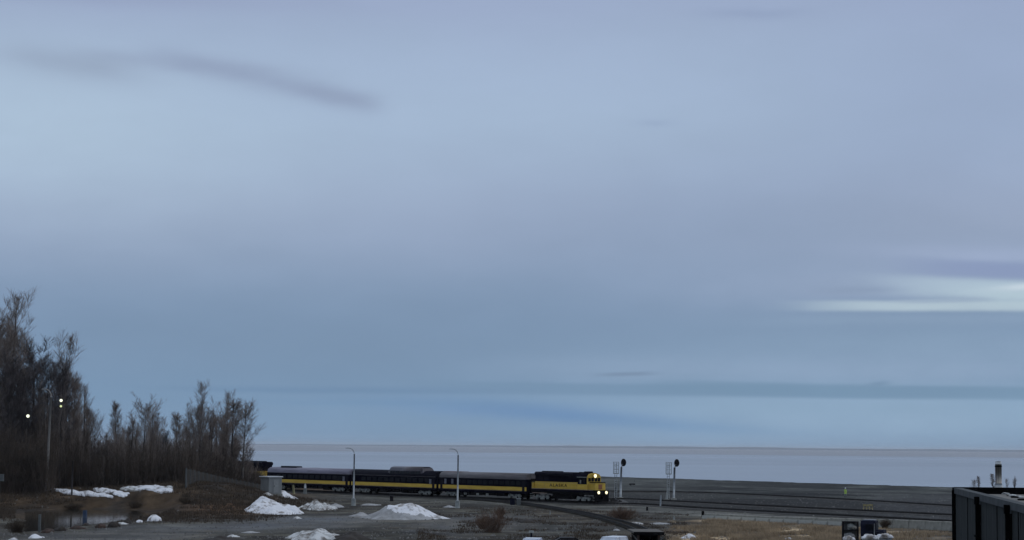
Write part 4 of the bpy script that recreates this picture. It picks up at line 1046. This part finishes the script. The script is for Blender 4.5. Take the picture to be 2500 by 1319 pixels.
def bush(px, py, w, h, n, m, label, seed):
    b = at(px, py); r2 = random.Random(seed); t = MB()
    for i in range(n):
        a = r2.uniform(0, 6.283); q = r2.random() ** .6
        d = Vector((math.cos(a) * w * .5 * q, math.sin(a) * w * .5 * q, h * r2.uniform(.55, 1.0) * (1.05 - .45 * q)))
        o_ = Vector((r2.gauss(0, w * .09), r2.gauss(0, w * .09), -.1)); mid = o_ + d * .5 + Vector((r2.gauss(0, .06), r2.gauss(0, .06), .1)); e = o_ + d
        t.tube([o_, mid, e], [.022, .014, .006], 3, caps=False)
        for k in range(5):
            u = r2.uniform(.35, 1); s_ = o_.lerp(mid, u * 2) if u < .5 else mid.lerp(e, u * 2 - 1)
            t.tube([s_, s_ + Vector((r2.gauss(0, .22), r2.gauss(0, .22), r2.uniform(.1, .5)))], [.011, .006], 3, caps=False)
    o = t.build('bare_bush', m, loc=b); tag(o, label, 'bush'); return o
bush(1203, 1300, 4.2, 3.0, 150, 'redtwig', 'large red-brown bare bush in the middle foreground', 1)
bush(1222, 1268, 1.6, 2.1, 90, 'redtwig', 'thin upright twigs behind the large red-brown bush', 2)
bush(1178, 1292, 2.0, 1.6, 110, 'redtwig', 'low red-brown twigs left of the large bush', 3)
bush(1517, 1268, 4.2, 1.9, 200, 'redtwig', 'loose reddish bush below the nearer signal', 4)
bush(2162, 1290, 1.5, 1.3, 90, 'browngrass', 'low olive bush against the block wall', 5)
bush(455, 1230, 3.0, 1.0, 120, 'browngrass', 'low brown scrub on the slope below the fence', 6)
bush(330, 1240, 2.6, 1.1, 120, 'browngrass', 'low brown scrub at the far rim of the pond', 7)
bush(180, 1243, 3.0, 1.0, 120, 'browngrass', 'low scrub at the left of the pond rim', 8)
bush(40, 1300, 2.6, 1.6, 160, 'browngrass', 'brown weed clump in the lower left', 9)

# grass
def grass(name, m, label, n, test, hr, seed, wid=.035):
    r2 = random.Random(seed); g = MB(); k = 0; tries = 0
    while k < n and tries < n * 12:
        tries += 1
        p = test(r2)
        if p is None: continue
        k += 1
        for q in range(3):
            h = r2.uniform(*hr); a = r2.uniform(0, 3.14); ox, oy = r2.gauss(0, .12), r2.gauss(0, .12)
            dx_, dy_ = math.cos(a) * wid, math.sin(a) * wid
            i0 = len(g.v); g.v += [(p.x + ox - dx_, p.y + oy - dy_, p.z - .03), (p.x + ox + dx_, p.y + oy + dy_, p.z - .03), (p.x + ox + r2.gauss(0, .25) * h, p.y + oy + r2.gauss(0, .25) * h, p.z + h)]
            g.f.append((i0, i0 + 1, i0 + 2)); g.sm.append(False)
    o = g.build(name, m, kind='stuff'); o['label'] = label; o['category'] = 'grass'
def t_tan(r2):
    px = r2.uniform(1640, 2330); py = 1265 + 80 * r2.random() ** 1.2
    if py < seg(LINE_A, px) + 24 or py > 1345: return None
    p = flat(px, py); n1 = nzv(p.x, p.y * .5, 5.0, 3)
    if n1 < -.12 + .5 * (1 - S(px - 2.2 * (1300 - py), 1590, 1700)): return None
    if px > 2090 and r2.random() < .6: return None
    p.z = terrain(p.x, p.y); return p
grass('dry_grass', 'drygrass', 'tan dry grass below the concrete block wall', 16000, t_tan, (.15, .5), 1)
def t_hill(r2):
    X = r2.uniform(-80, -27); Y = r2.uniform(228, 335)
    px, py = proj((X, Y, 1))
    if px < -60 or polydist(PONDW, X, Y) > -1.2 or nzv(X, Y, 5, 7) < -.2: return None
    if r2.random() > S(-X, 26, 38) * S(Y, 232, 258): return None
    return Vector((X, Y, terrain(X, Y)))
grass('dead_grass', 'browngrass', 'flattened brown dead grass on the slope and bank at the left', 22000, t_hill, (.12, .45), 2)
def t_mid(r2):
    px = r2.uniform(1020, 1680); py = r2.uniform(1240, 1330)
    if py < seg(LINE_A, px) + 14: return None
    p = flat(px, py)
    if nzv(p.x, p.y * .5, 6.0, 13) < .12: return None
    p.z = terrain(p.x, p.y); return p
grass('sparse_weeds', 'browngrass', 'sparse brown weeds on the gravel around the siding', 5000, t_mid, (.08, .28), 3)
# loose stones: real relief on the gravel
st = MB(); r2 = random.Random(9)
for i in range(9000):
    px = r2.uniform(-20, 2330); py = 1205 + 120 * r2.random()
    p = flat(px, py)
    if -70 < p.x < -30 and polydist(PONDW, p.x, p.y) > -1: continue
    p.z = terrain(p.x, p.y); s = r2.uniform(.05, .16) * (1.6 if r2.random() < .06 else 1)
    i0 = len(st.v); a = r2.uniform(0, 6)
    for k in range(4): st.v.append((p.x + math.cos(a + k * 1.57) * s * r2.uniform(.7, 1.3), p.y + math.sin(a + k * 1.57) * s, p.z - .02))
    st.v.append((p.x, p.y, p.z + s * r2.uniform(.5, 1.0)))
    for k in range(4): st.f.append((i0 + k, i0 + (k + 1) % 4, i0 + 4)); st.sm.append(False)
o = st.build('loose_stones', mat('loose_stone', (.17, .17, .165), .9, base2=(.045, .042, .04), scale=.3), kind='stuff'); o['label'] = 'loose stones scattered over the gravel lot'; o['category'] = 'stones'

# ------------------------------------------------------------------ concrete block wall on the right
A_, B_ = flat(1722, 1266), flat(2345, 1297)
wl = thing('concrete_block_wall', A_, 'low grey wall of concrete blocks between the tracks and the tan grass', 'wall')
L = (B_ - A_).length; d = (B_ - A_) / L; nn = Vector((-d.y, d.x, 0)); nb = int(L / 2.44)
wr = math.atan2(d.y, d.x); wl.rotation_euler = (0, 0, wr)
bm_ = []
for v in range(3):
    q = MB(); q.box(.015, 2.42, -.38, .38, -.2, .62 + .0 * v, .0, .0); me = q.mesh('block'); me.materials.append(MT['block']); bm_.append(me)
kmesh = MB().box(.0, 2.43, -.62, -.382, -.2, .42).mesh('foot_course'); kmesh.materials.append(MT['wallstrip'])
for i in range(nb):
    x = L / nb * i; t = i / nb
    o = bpy.data.objects.new('block', bm_[i % 3]); COL.objects.link(o); o.parent = wl
    zs = .72 + .55 * S(t, .2, .9)
    o.location = (x, rng.uniform(-.03, .03) + .1, rng.uniform(-.03, .02)); o.rotation_euler = (0, 0, rng.uniform(-.006, .006)); o.scale = (L / nb / 2.44, 1, zs + .35)
    bv = o.modifiers.new('bevel', 'BEVEL'); bv.width = .03; bv.segments = 1
    if t < .62:
        o = bpy.data.objects.new('kerb', kmesh); COL.objects.link(o); o.parent = wl; o.location = (x, 0.02, 0); o.scale = (L / nb / 2.44, 1, 1)

# ------------------------------------------------------------------ people and small things out on the yard
def person(px, py, label):
    b = flat(px, py); b.z = terrain(b.x, b.y)
    J = dict(pel=(0, 0, .95), ch=(0, .02, 1.22), nk=(0, .03, 1.46), hd=(0, .0, 1.58), top=(0, 0, 1.70),
             sl=(.19, .02, 1.40), el=(.25, -.03, 1.13), wl=(.22, -.14, .92), hl=(.21, -.2, .86), sr=(-.19, .02, 1.40), er=(-.26, .0, 1.13), wr_=(-.25, -.08, .89), hr=(-.24, -.12, .82),
             pl=(.1, 0, .9), kl=(.12, -.05, .5), al=(.13, .0, .1), tl=(.14, -.16, .04), pr=(-.1, 0, .9), kr=(-.13, .02, .5), ar=(-.15, .08, .1), trr=(-.16, -.08, .04))
    Rr = dict(pel=.17, ch=.19, nk=.075, hd=.1, top=.09, sl=.09, el=.065, wl=.045, hl=.045, sr=.09, er=.065, wr_=.045, hr=.045, pl=.11, kl=.075, al=.06, tl=.05, pr=.11, kr=.075, ar=.06, trr=.05)
    E = [('pel', 'ch'), ('ch', 'nk'), ('nk', 'hd'), ('hd', 'top'), ('ch', 'sl'), ('sl', 'el'), ('el', 'wl'), ('wl', 'hl'), ('ch', 'sr'), ('sr', 'er'), ('er', 'wr_'), ('wr_', 'hr'),
         ('pel', 'pl'), ('pl', 'kl'), ('kl', 'al'), ('al', 'tl'), ('pel', 'pr'), ('pr', 'kr'), ('kr', 'ar'), ('ar', 'trr')]
    ks = list(J); me = bpy.data.meshes.new('body'); me.from_pydata([J[k] for k in ks], [(ks.index(a), ks.index(c)) for a, c in E], [])
    o = bpy.data.objects.new('tmp_body', me); COL.objects.link(o); o.modifiers.new('skin', 'SKIN'); sv = me.skin_vertices[0].data
    for i, k in enumerate(ks): sv[i].radius = (Rr[k], Rr[k] * (.75 if k in ('pel', 'ch') else 1)); sv[i].use_root = (k == 'pel')
    ss = o.modifiers.new('sub', 'SUBSURF'); ss.levels = ss.render_levels = 2
    dg = bpy.context.evaluated_depsgraph_get(); m2 = bpy.data.meshes.new_from_object(o.evaluated_get(dg)); bpy.data.objects.remove(o)
    for k in ('trousers', 'hivis', 'skin', 'tyre'): m2.materials.append(MT[k])
    for p_ in m2.polygons:
        c = p_.center; p_.use_smooth = True
        p_.material_index = 3 if c.z < .12 else 2 if (c.z > 1.5 or (abs(c.x) > .17 and c.z < .9 and c.z > .75)) else 1 if c.z > .62 else 0
    r = thing('person', b, label, 'person', rz=.5)
    o = bpy.data.objects.new('body', m2); COL.objects.link(o); o.parent = r
    h = MB(); h.tube([(0, 0, 1.64), (0, 0, 1.70), (0, 0, 1.77), (0, 0, 1.80)], [.135, .13, .1, .03], 12); h.build('hard_hat', 'white_paint', r)
    j = MB(); j.tube([(0, 0, .62), (0, 0, .95), (0, .01, 1.25), (0, .02, 1.42)], [.23, .22, .23, .14], 14); j.build('jacket', 'hivis', r)
person(2064, 1214, 'person in a fluorescent yellow jacket standing far out on the yard')
b = flat(2119, 1246); r = thing('barrier_rail', b, 'dull yellow tubular barrier beside the far yard tracks', 'barrier')
q = MB()
for x in (-.68, -.2, .25, .68): q.tube([(x, 0, 0), (x, 0, .85)], .06, 6)
q.build('uprights', 'yellow_rail', r)
MB().box(-.75, .75, -.04, .04, .6, .9).build('top_board', 'yellow_rail', r); MB().tube([(-.72, 0, .3), (.72, 0, .3)], .05, 6).build('lower_rail', 'yellow_rail', r)
MB().tube([(-.3, .1, .8), (-.2, .1, 1.25), (.1, .1, 1.1)], .05, 5).build('hand_lever', 'greypost', r)

# ------------------------------------------------------------------ bottom edge: vehicles, shelter, machinery
def car(loc, rz, paint, label, cat='car', name='parked_car', van=False):
    r = thing(name, loc, label, cat, rz=rz)
    h0 = .95 if not van else 1.15; ht = 1.45 if not van else 1.85
    b = MB(); P = [(-2.2, .35), (-2.25, .75), (-2.1, h0 - .02), (-1.2, h0), (.9, h0), (2.05, h0 - .18), (2.25, .65), (2.2, .35)]
    k = len(P)
    for y, s_ in ((-.86, .97), (-.80, 1), (.80, 1), (.86, .97)): pass
    for y, zz in ((-.88, 0), (.88, 0)): b.v += [(x, y, z) for x, z in P]
    b.f += [tuple(range(k)), tuple(reversed(range(k, 2 * k)))] + [(i, k + i, k + (i + 1) % k, (i + 1) % k) for i in range(k)]; b.sm += [False] * (k + 2)
    b.build('body', paint, r, bevel=.09)
    xr = -1.7 if not van else -2.1
    g = MB(); n = 0
    g.v += [(xr, -.8, h0), (1.0, -.8, h0), (1.0, .8, h0), (xr, .8, h0), (xr + .55 * (not van) + .1, -.62, ht - .05), (.15, -.62, ht - .05), (.15, .62, ht - .05), (xr + .55 * (not van) + .1, .62, ht - .05)]
    for f in ((0, 1, 5, 4), (1, 2, 6, 5), (2, 3, 7, 6), (3, 0, 4, 7), (4, 5, 6, 7)): g.f.append(f); g.sm.append(False)
    g.build('glasshouse', 'painted_sky_glass' if paint == 'white_paint' else 'dark_paint', r)
    x0 = xr + .55 * (not van)
    rf = MB(); rf.box(x0 + .05, .2, -.66, .66, ht - .06, ht, .06, .05); rf.build('roof', paint, r, bevel=.02)
    pl = MB()
    for s in (-1, 1):
        pl.tube([(1.0, s * .8, h0), (.17, s * .63, ht - .03)], .035, 5); pl.tube([(xr, s * .8, h0), (x0 + .1, s * .63, ht - .03)], .05, 5); pl.tube([(-.35, s * .81, h0), (-.4, s * .64, ht - .03)], .035, 5)
    pl.build('pillars', paint, r)
    for x in (-1.35, 1.4):
        for s in (-1, 1):
            w = MB().disc_y(x, s * .9 - .1, s * .9 + .1, .32, .32, 18).build('wheel', 'tyre', r); MB().disc_y(x, s * .96 - .05, s * .96 + .05, .32, .19, 12).build('rim', 'galv', w)
    for s in (-1, 1):
        MB().box(2.16, 2.27, s * .65 - .16, s * .65 + .16, .62, .76).build('headlight', 'glass_pale', r); MB().box(-2.27, -2.18, s * .66 - .14, s * .66 + .14, .72, .86).build('tail_light', mat('red_lens', (.2, .01, .01), .3), r)
    return r
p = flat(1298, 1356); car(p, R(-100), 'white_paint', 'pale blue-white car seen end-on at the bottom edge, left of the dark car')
p = flat(1372, 1353); car(p, R(188), 'dark_paint', 'dark car side-on at the bottom edge')
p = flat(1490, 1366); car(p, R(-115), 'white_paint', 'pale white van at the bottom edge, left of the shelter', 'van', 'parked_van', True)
b = at(1297, 1322); r = thing('capped_post', b, 'dark post with white cap behind the pale blue-white car', 'post')
zt = ztop(1297, 1296, b.y) - b.z
MB().tube([(0, 0, -.1), (0, 0, zt - .2)], .1, 10).build('post', 'navy_cab', r); MB().box(-.25, .25, -.2, .2, zt - .2, zt, .03, .03).build('cap', 'concrete', r)
# flat-roofed shelter
b = flat(1584, 1362); D = b.y; zr = ztop(1584, 1298, D - 0)
sh = thing('shelter', b, 'small flat roofed shelter with dark open front at the bottom edge', 'shelter', rz=R(2))
w = 37 / (FPX / D)
MB().box(-w, w, -.1, 5.8, zr - .17, zr - .02).build('roof', 'shed', sh)
MB().box(-w, w, -.14, -.1, zr - .3, zr - .03).build('fascia', 'black', sh)
for x in (-w * .68, w * .68):
    for y in (.25, 5.2): MB().box(x - .1, x + .1, y - .1, y + .1, -.2, zr - .17).build('corner_post', 'brownsteel', sh)
    s = 1 if x > 0 else -1
    MB().tube([(x, .1, zr - .85), (x + s * .55, .1, zr - .22)], .06, 6).build('bracket', 'greypost', sh)
MB().box(-w * .68, w * .68, 5.0, 5.1, 0, zr - .17).build('back_wall', 'black', sh)
for x in (-w * .66, w * .62): MB().box(x, x + .05, .35, 5.0, 0, zr - .17).build('side_wall', 'black', sh)
MB().box(-w * .4, w * .4, 1.2, 2.4, 0, .9).build('bench', 'brownsteel', sh)
# steel rack
b = flat(2076, 1340); D = b.y; zt = ztop(2076, 1273, D)
rk = thing('steel_rack', b, 'black upright steel rack with grey bundles on its shelves, left of the navy truck', 'rack', rz=R(-4))
for x in (-.68, .68):
    for y in (-.3, .3): MB().box(x - .07, x + .07, y - .06, y + .06, -.1, zt).build('upright', 'sigblack', rk)
for z in (zt - .06, zt - .85, .3): MB().box(-.75, .75, -.36, .36, z, z + .07).build('shelf', 'sigblack', rk)
MB().box(-.6, .6, .30, .33, .3, zt).build('back_panel', 'greypost', rk)
def lump(name, c, sx, sy, sz, m, seed):
    me = bpy.data.meshes.new(name); b_ = MB(); n1, n2 = 14, 22
    for j in range(n1 + 1):
        for i in range(n2):
            a = math.pi * j / n1; t = 2 * math.pi * i / n2; v = Vector((math.sin(a) * math.cos(t), math.sin(a) * math.sin(t), math.cos(a)))
            k = 1 + .35 * noise.noise(v * 1.7 + Vector((seed, 0, 0))) + .3 * noise.noise(v * 4.1 + Vector((seed, 5, 0))); b_.v.append((c[0] + v.x * sx * k, c[1] + v.y * sy * k, c[2] + v.z * sz * k))
    for j in range(n1):
        for i in range(n2): b_.f.append((j * n2 + i, (j + 1) * n2 + i, (j + 1) * n2 + (i + 1) % n2, j * n2 + (i + 1) % n2)); b_.sm.append(True)
    return b_.build(name, m)
for i, (x, z, sx, sz, m_) in enumerate(((.05, zt - .50, .36, .3, 'truckgrey'), (.3, zt - .58, .25, .2, 'block'), (-.1, zt - 1.35, .45, .3, 'snow_grey'), (.1, .62, .5, .25, 'greypost'))):
    o = lump('bundle', (x, -.02, z), sx, .25, sz, m_, i * 3 + 1); o.location = b; o.rotation_euler = (0, 0, R(-4))
    tag(o, ['rounded grey bundle on the top shelf of the steel rack', 'smaller grey bundle right on the top shelf of the steel rack', 'snowy grey bundle on the middle shelf of the steel rack', 'dark grey bundle on the bottom shelf of the steel rack'][i], 'bundle')
# navy truck cab
b = flat(2128, 1346); D = b.y; zt = ztop(2126, 1271, D)
tk = thing('truck', b, 'dark navy truck cab facing right at the bottom edge', 'truck', rz=R(-20))
c = MB(); c.extrude([(-.85, .5), (-.85, zt - .35), (-.7, zt), (.7, zt), (.85, zt - .35), (.85, .5)], -.85, .5); c.build('cab', 'navy_cab', tk, bevel=.05)
c = MB(); c.extrude([(-.75, .5), (-.75, zt - .95), (-.6, zt - .8), (.6, zt - .8), (.75, zt - .95), (.75, .5)], .5, 1.25); c.build('hood', 'navy_cab', tk, bevel=.05)
MB().box(-.7, .35, -.66, .66, zt, zt + .07).build('roof_panel', mat('grey_blue_roof', (.05, .065, .1), .5, var=.3), tk)
MB().box(.503, .53, -.6, .6, zt - .72, zt - .2).build('windscreen', 'glass', tk); MB().box(-.4, .3, -.88, -.853, zt - .85, zt - .3).build('side_window', 'glass', tk)
MB().tube([(.42, -.92, .7), (.42, -.92, zt - .25)], .045, 8).build('exhaust_pipe', 'galv', tk)
for x in (-.5, .9):
    for s in (-1, 1): MB().disc_y(x, s * .8 - .13, s * .8 + .13, .45, .45, 18).build('wheel', 'tyre', tk)
# snow-topped crates before them
for px, py, yt, hw, lab, sd_ in ((2072, 1352, 1309, 13, 'snow-capped pale box in front of the steel rack', 1), (2124, 1354, 1305, 18, 'long snow-capped bin in front of the navy truck', 4), (2160, 1350, 1303, 16, 'rounded snow-capped bin right of the navy truck', 7)):
    b = flat(px, py); D = b.y; zt = ztop(px, yt, D); w = hw / (FPX / D)
    r = thing('snowy_bin', b, lab, 'bin')
    MB().box(-w, w, -.35, .35, -.1, zt - .3).build('bin', 'bungalow', r, bevel=.03)
    o = lump('snow_cap', (0, 0, zt - .28), w * 1.1, .5, .27, 'snow', sd_); o.parent = r

# ------------------------------------------------------------------ dark building at the lower right
ZR = 7.45
bd_far = flat(2331, 1191, ZR + .0); bd_near = flat(2500, 1233, ZR)
yF = bd_far.y
d = (Vector((bd_near.x, bd_near.y, 0)) - Vector((bd_far.x, bd_far.y, 0))); LB = d.length; d /= LB
bl = thing('building', (bd_far.x, bd_far.y, 0), 'dark sheet-clad flat roofed building with black downpipes and a steel flue, lower right', 'building', rz=math.atan2(d.y, d.x))
# local x runs from the far corner towards the camera; local +y is away from the wall, i.e. into the building
LT = LB + 16; DP = 30.0
rot = math.atan2(d.y, d.x)
into = 1 if (Vector((-d.y, d.x)).x > 0) else -1
def by(a, c): return sorted((into * a, into * c))
pw_ = 3.1
k = int(LT / pw_)
pm = MB().box(.04, pw_ - .04, *by(.0, .12), -7.6, -.27).mesh('wall_panel'); pm.materials.append(MT['bwall'])
for i in range(k):
    o = bpy.data.objects.new('wall_panel', pm); COL.objects.link(o); o.parent = bl; o.location = (.45 + i * pw_ , into * rng.uniform(0, .012), ZR)
MB().box(.3, LT, *by(.125, .28), 0, ZR - .29).build('wall_core', 'bblack', bl)
cm = MB().box(.01, pw_ * 2 - .01, *by(-.06, .30), -.26, 0).mesh('parapet_cap'); cm.materials.append(MT['bcap'])
for i in range(k // 2 + 1):
    o = bpy.data.objects.new('parapet_cap', cm); COL.objects.link(o); o.parent = bl; o.location = (.2 + i * pw_ * 2, 0, ZR)
MB().box(-.22, .2, *by(-.1, .5), 0, ZR + .02).build('corner_trim', 'bblack', bl)
MB().box(.26, .42, *by(-.16, .0), 0, ZR - .1).build('corner_pipe', 'bblack', bl)
MB().box(0.2, LT, *by(.30, DP), -.40 + ZR, -.27 + ZR).build('roof', 'broof', bl)
# far parapet runs along the back edge
fe = flat(2331, 1191, ZR); fr = flat(2800, 1191 + 0, ZR)
inv = Matrix.Rotation(-rot, 3, 'Z')
q0 = inv @ (Vector((fe.x, fe.y, 0)) - bl.location); q1 = inv @ (Vector((fe.x + 30, fe.y + .5, 0)) - bl.location)
fp = MB(); dirv = (q1 - q0).normalized(); nrm = Vector((-dirv.y, dirv.x, 0)) * .2
for z0, z1 in ((ZR - .6, ZR + .03),):
    A1, A2, A3, A4 = q0 - nrm, q1 - nrm, q1 + nrm, q0 + nrm
    n0 = len(fp.v); fp.v += [(v.x, v.y, z0) for v in (A1, A2, A3, A4)] + [(v.x, v.y, z1) for v in (A1, A2, A3, A4)]
    for f in ((0, 3, 2, 1), (4, 5, 6, 7), (0, 1, 5, 4), (1, 2, 6, 5), (2, 3, 7, 6), (3, 0, 4, 7)): fp.f.append(tuple(n0 + i for i in f)); fp.sm.append(False)
fp.build('back_parapet', 'bblack', bl)
def wall_u(px):   # distance along the wall where column px meets it
    r_ = ray(px, 1240); a = bd_far
    # solve a + d*u = s*r in plan
    det = d.x * (-r_.y) - (-r_.x) * d.y
    return ((-a.x) * (-r_.y) - (-r_.x) * (-a.y)) / det
for px, wd, lab in ((2395, .13, 1), (2470, .15, 1)):
    u = wall_u(px)
    dp = MB().box(u - wd / 2, u + wd / 2, *by(-.22, -.01), 0, ZR - .40).build('downpipe', 'bblack', bl)
    MB().box(u - wd * .8, u + wd * .8, *by(-.26, -.075), ZR - .40, ZR - .10).build('hopper', 'bblack', dp)
for px in (2363, 2435, 2487):
    u = wall_u(px); MB().box(u - .02, u + .02, *by(-.03, -.005), 0, ZR - .27).build('seam_batten', 'bblack', bl)
u = wall_u(2384); MB().box(u - .25, u + .35, *by(-.1, -.01), ZR - 1.75, ZR - 1.68).build('pipe_clamp', 'bblack', bl)
u = wall_u(2490); MB().box(u - .18, u + .18, *by(-.12, -.01), ZR - 1.62, ZR - 1.45).build('bracket', 'bblack', bl); MB().box(u - .04, u + .04, *by(-.1, -.01), ZR - 1.85, ZR - 1.62).build('bracket_stem', 'bblack', bl)
# flue
Df = yF - 1.2; cpt = flat(2438, 1196, ZR - .27); Df = cpt.y
pl_ = inv @ (Vector((cpt.x, cpt.y, 0)) - bl.location)
zt = ztop(2437, 1126, Df)
fx, fy = pl_.x, pl_.y
fl_ = MB().tube([(fx, fy, ZR - .27), (fx, fy, zt - .16)], .165, 24).build('flue_pipe', 'flue', bl)
MB().tube([(fx, fy, zt - .30), (fx, fy, zt - .24)], .18, 24).build('band', 'bblack', fl_)
MB().tube([(fx, fy, zt - .155), (fx, fy, zt - .03), (fx, fy, zt)], [.155, .155, .12], 24).build('cap', 'galv', fl_)
MB().tube([(fx, fy, ZR - .27), (fx, fy, ZR - .05), (fx, fy, ZR + .05)], [.26, .2, .17], 24).build('flashing_cone', 'galv', fl_)
for i, (px, py, w, m_, lab) in enumerate(((2425, 1200, .2, 'snow_dirty', 'dirty snow lump left of the flue foot'), (2452, 1205, .2, 'snow_dirty', 'snow lump right of the flue foot on the roof'), (2470, 1210, .22, 'snow_dirty', 'snow lump halfway along the roof edge'),
        (2488, 1214, .2, 'snow_dirty', 'snow lump near the right frame edge on the roof'), (2478, 1214, .18, 'bblack', 'small black scrap among the roof snow'), (2495, 1220, .16, 'bblack', 'black scrap at the frame edge on the roof'), (2462, 1230, .2, 'snow_grey', 'grey slush on the roof near the second downpipe'))):
    p = flat(px, py, ZR - .24)
    o = lump('roof_snow' if m_ != 'bblack' else 'roof_scrap', (0, 0, 0), w, w * 1.6, .05, m_, i + 20); o.location = p
    tag(o, lab, 'snow' if m_ != 'bblack' else 'scrap')

# ------------------------------------------------------------------ air
HAZE = True
if HAZE:
    hz = MB().box(-44000, 44000, -3200, 44000, -6.5, 46.0)
    m = bpy.data.materials.new('haze'); m.use_nodes = True; t = m.node_tree; t.nodes.clear()
    v = t.nodes.new('ShaderNodeVolumePrincipled'); v.inputs['Color'].default_value = (.88, .93, 1, 1); v.inputs['Density'].default_value = 2.3e-5; v.inputs['Anisotropy'].default_value = 0.2
    oo = t.nodes.new('ShaderNodeOutputMaterial'); t.links.new(v.outputs[0], oo.inputs['Volume'])
    o = hz.build('haze', m, kind='stuff'); o['label'] = 'thin cold evening haze over water and yard'; o['category'] = 'haze'
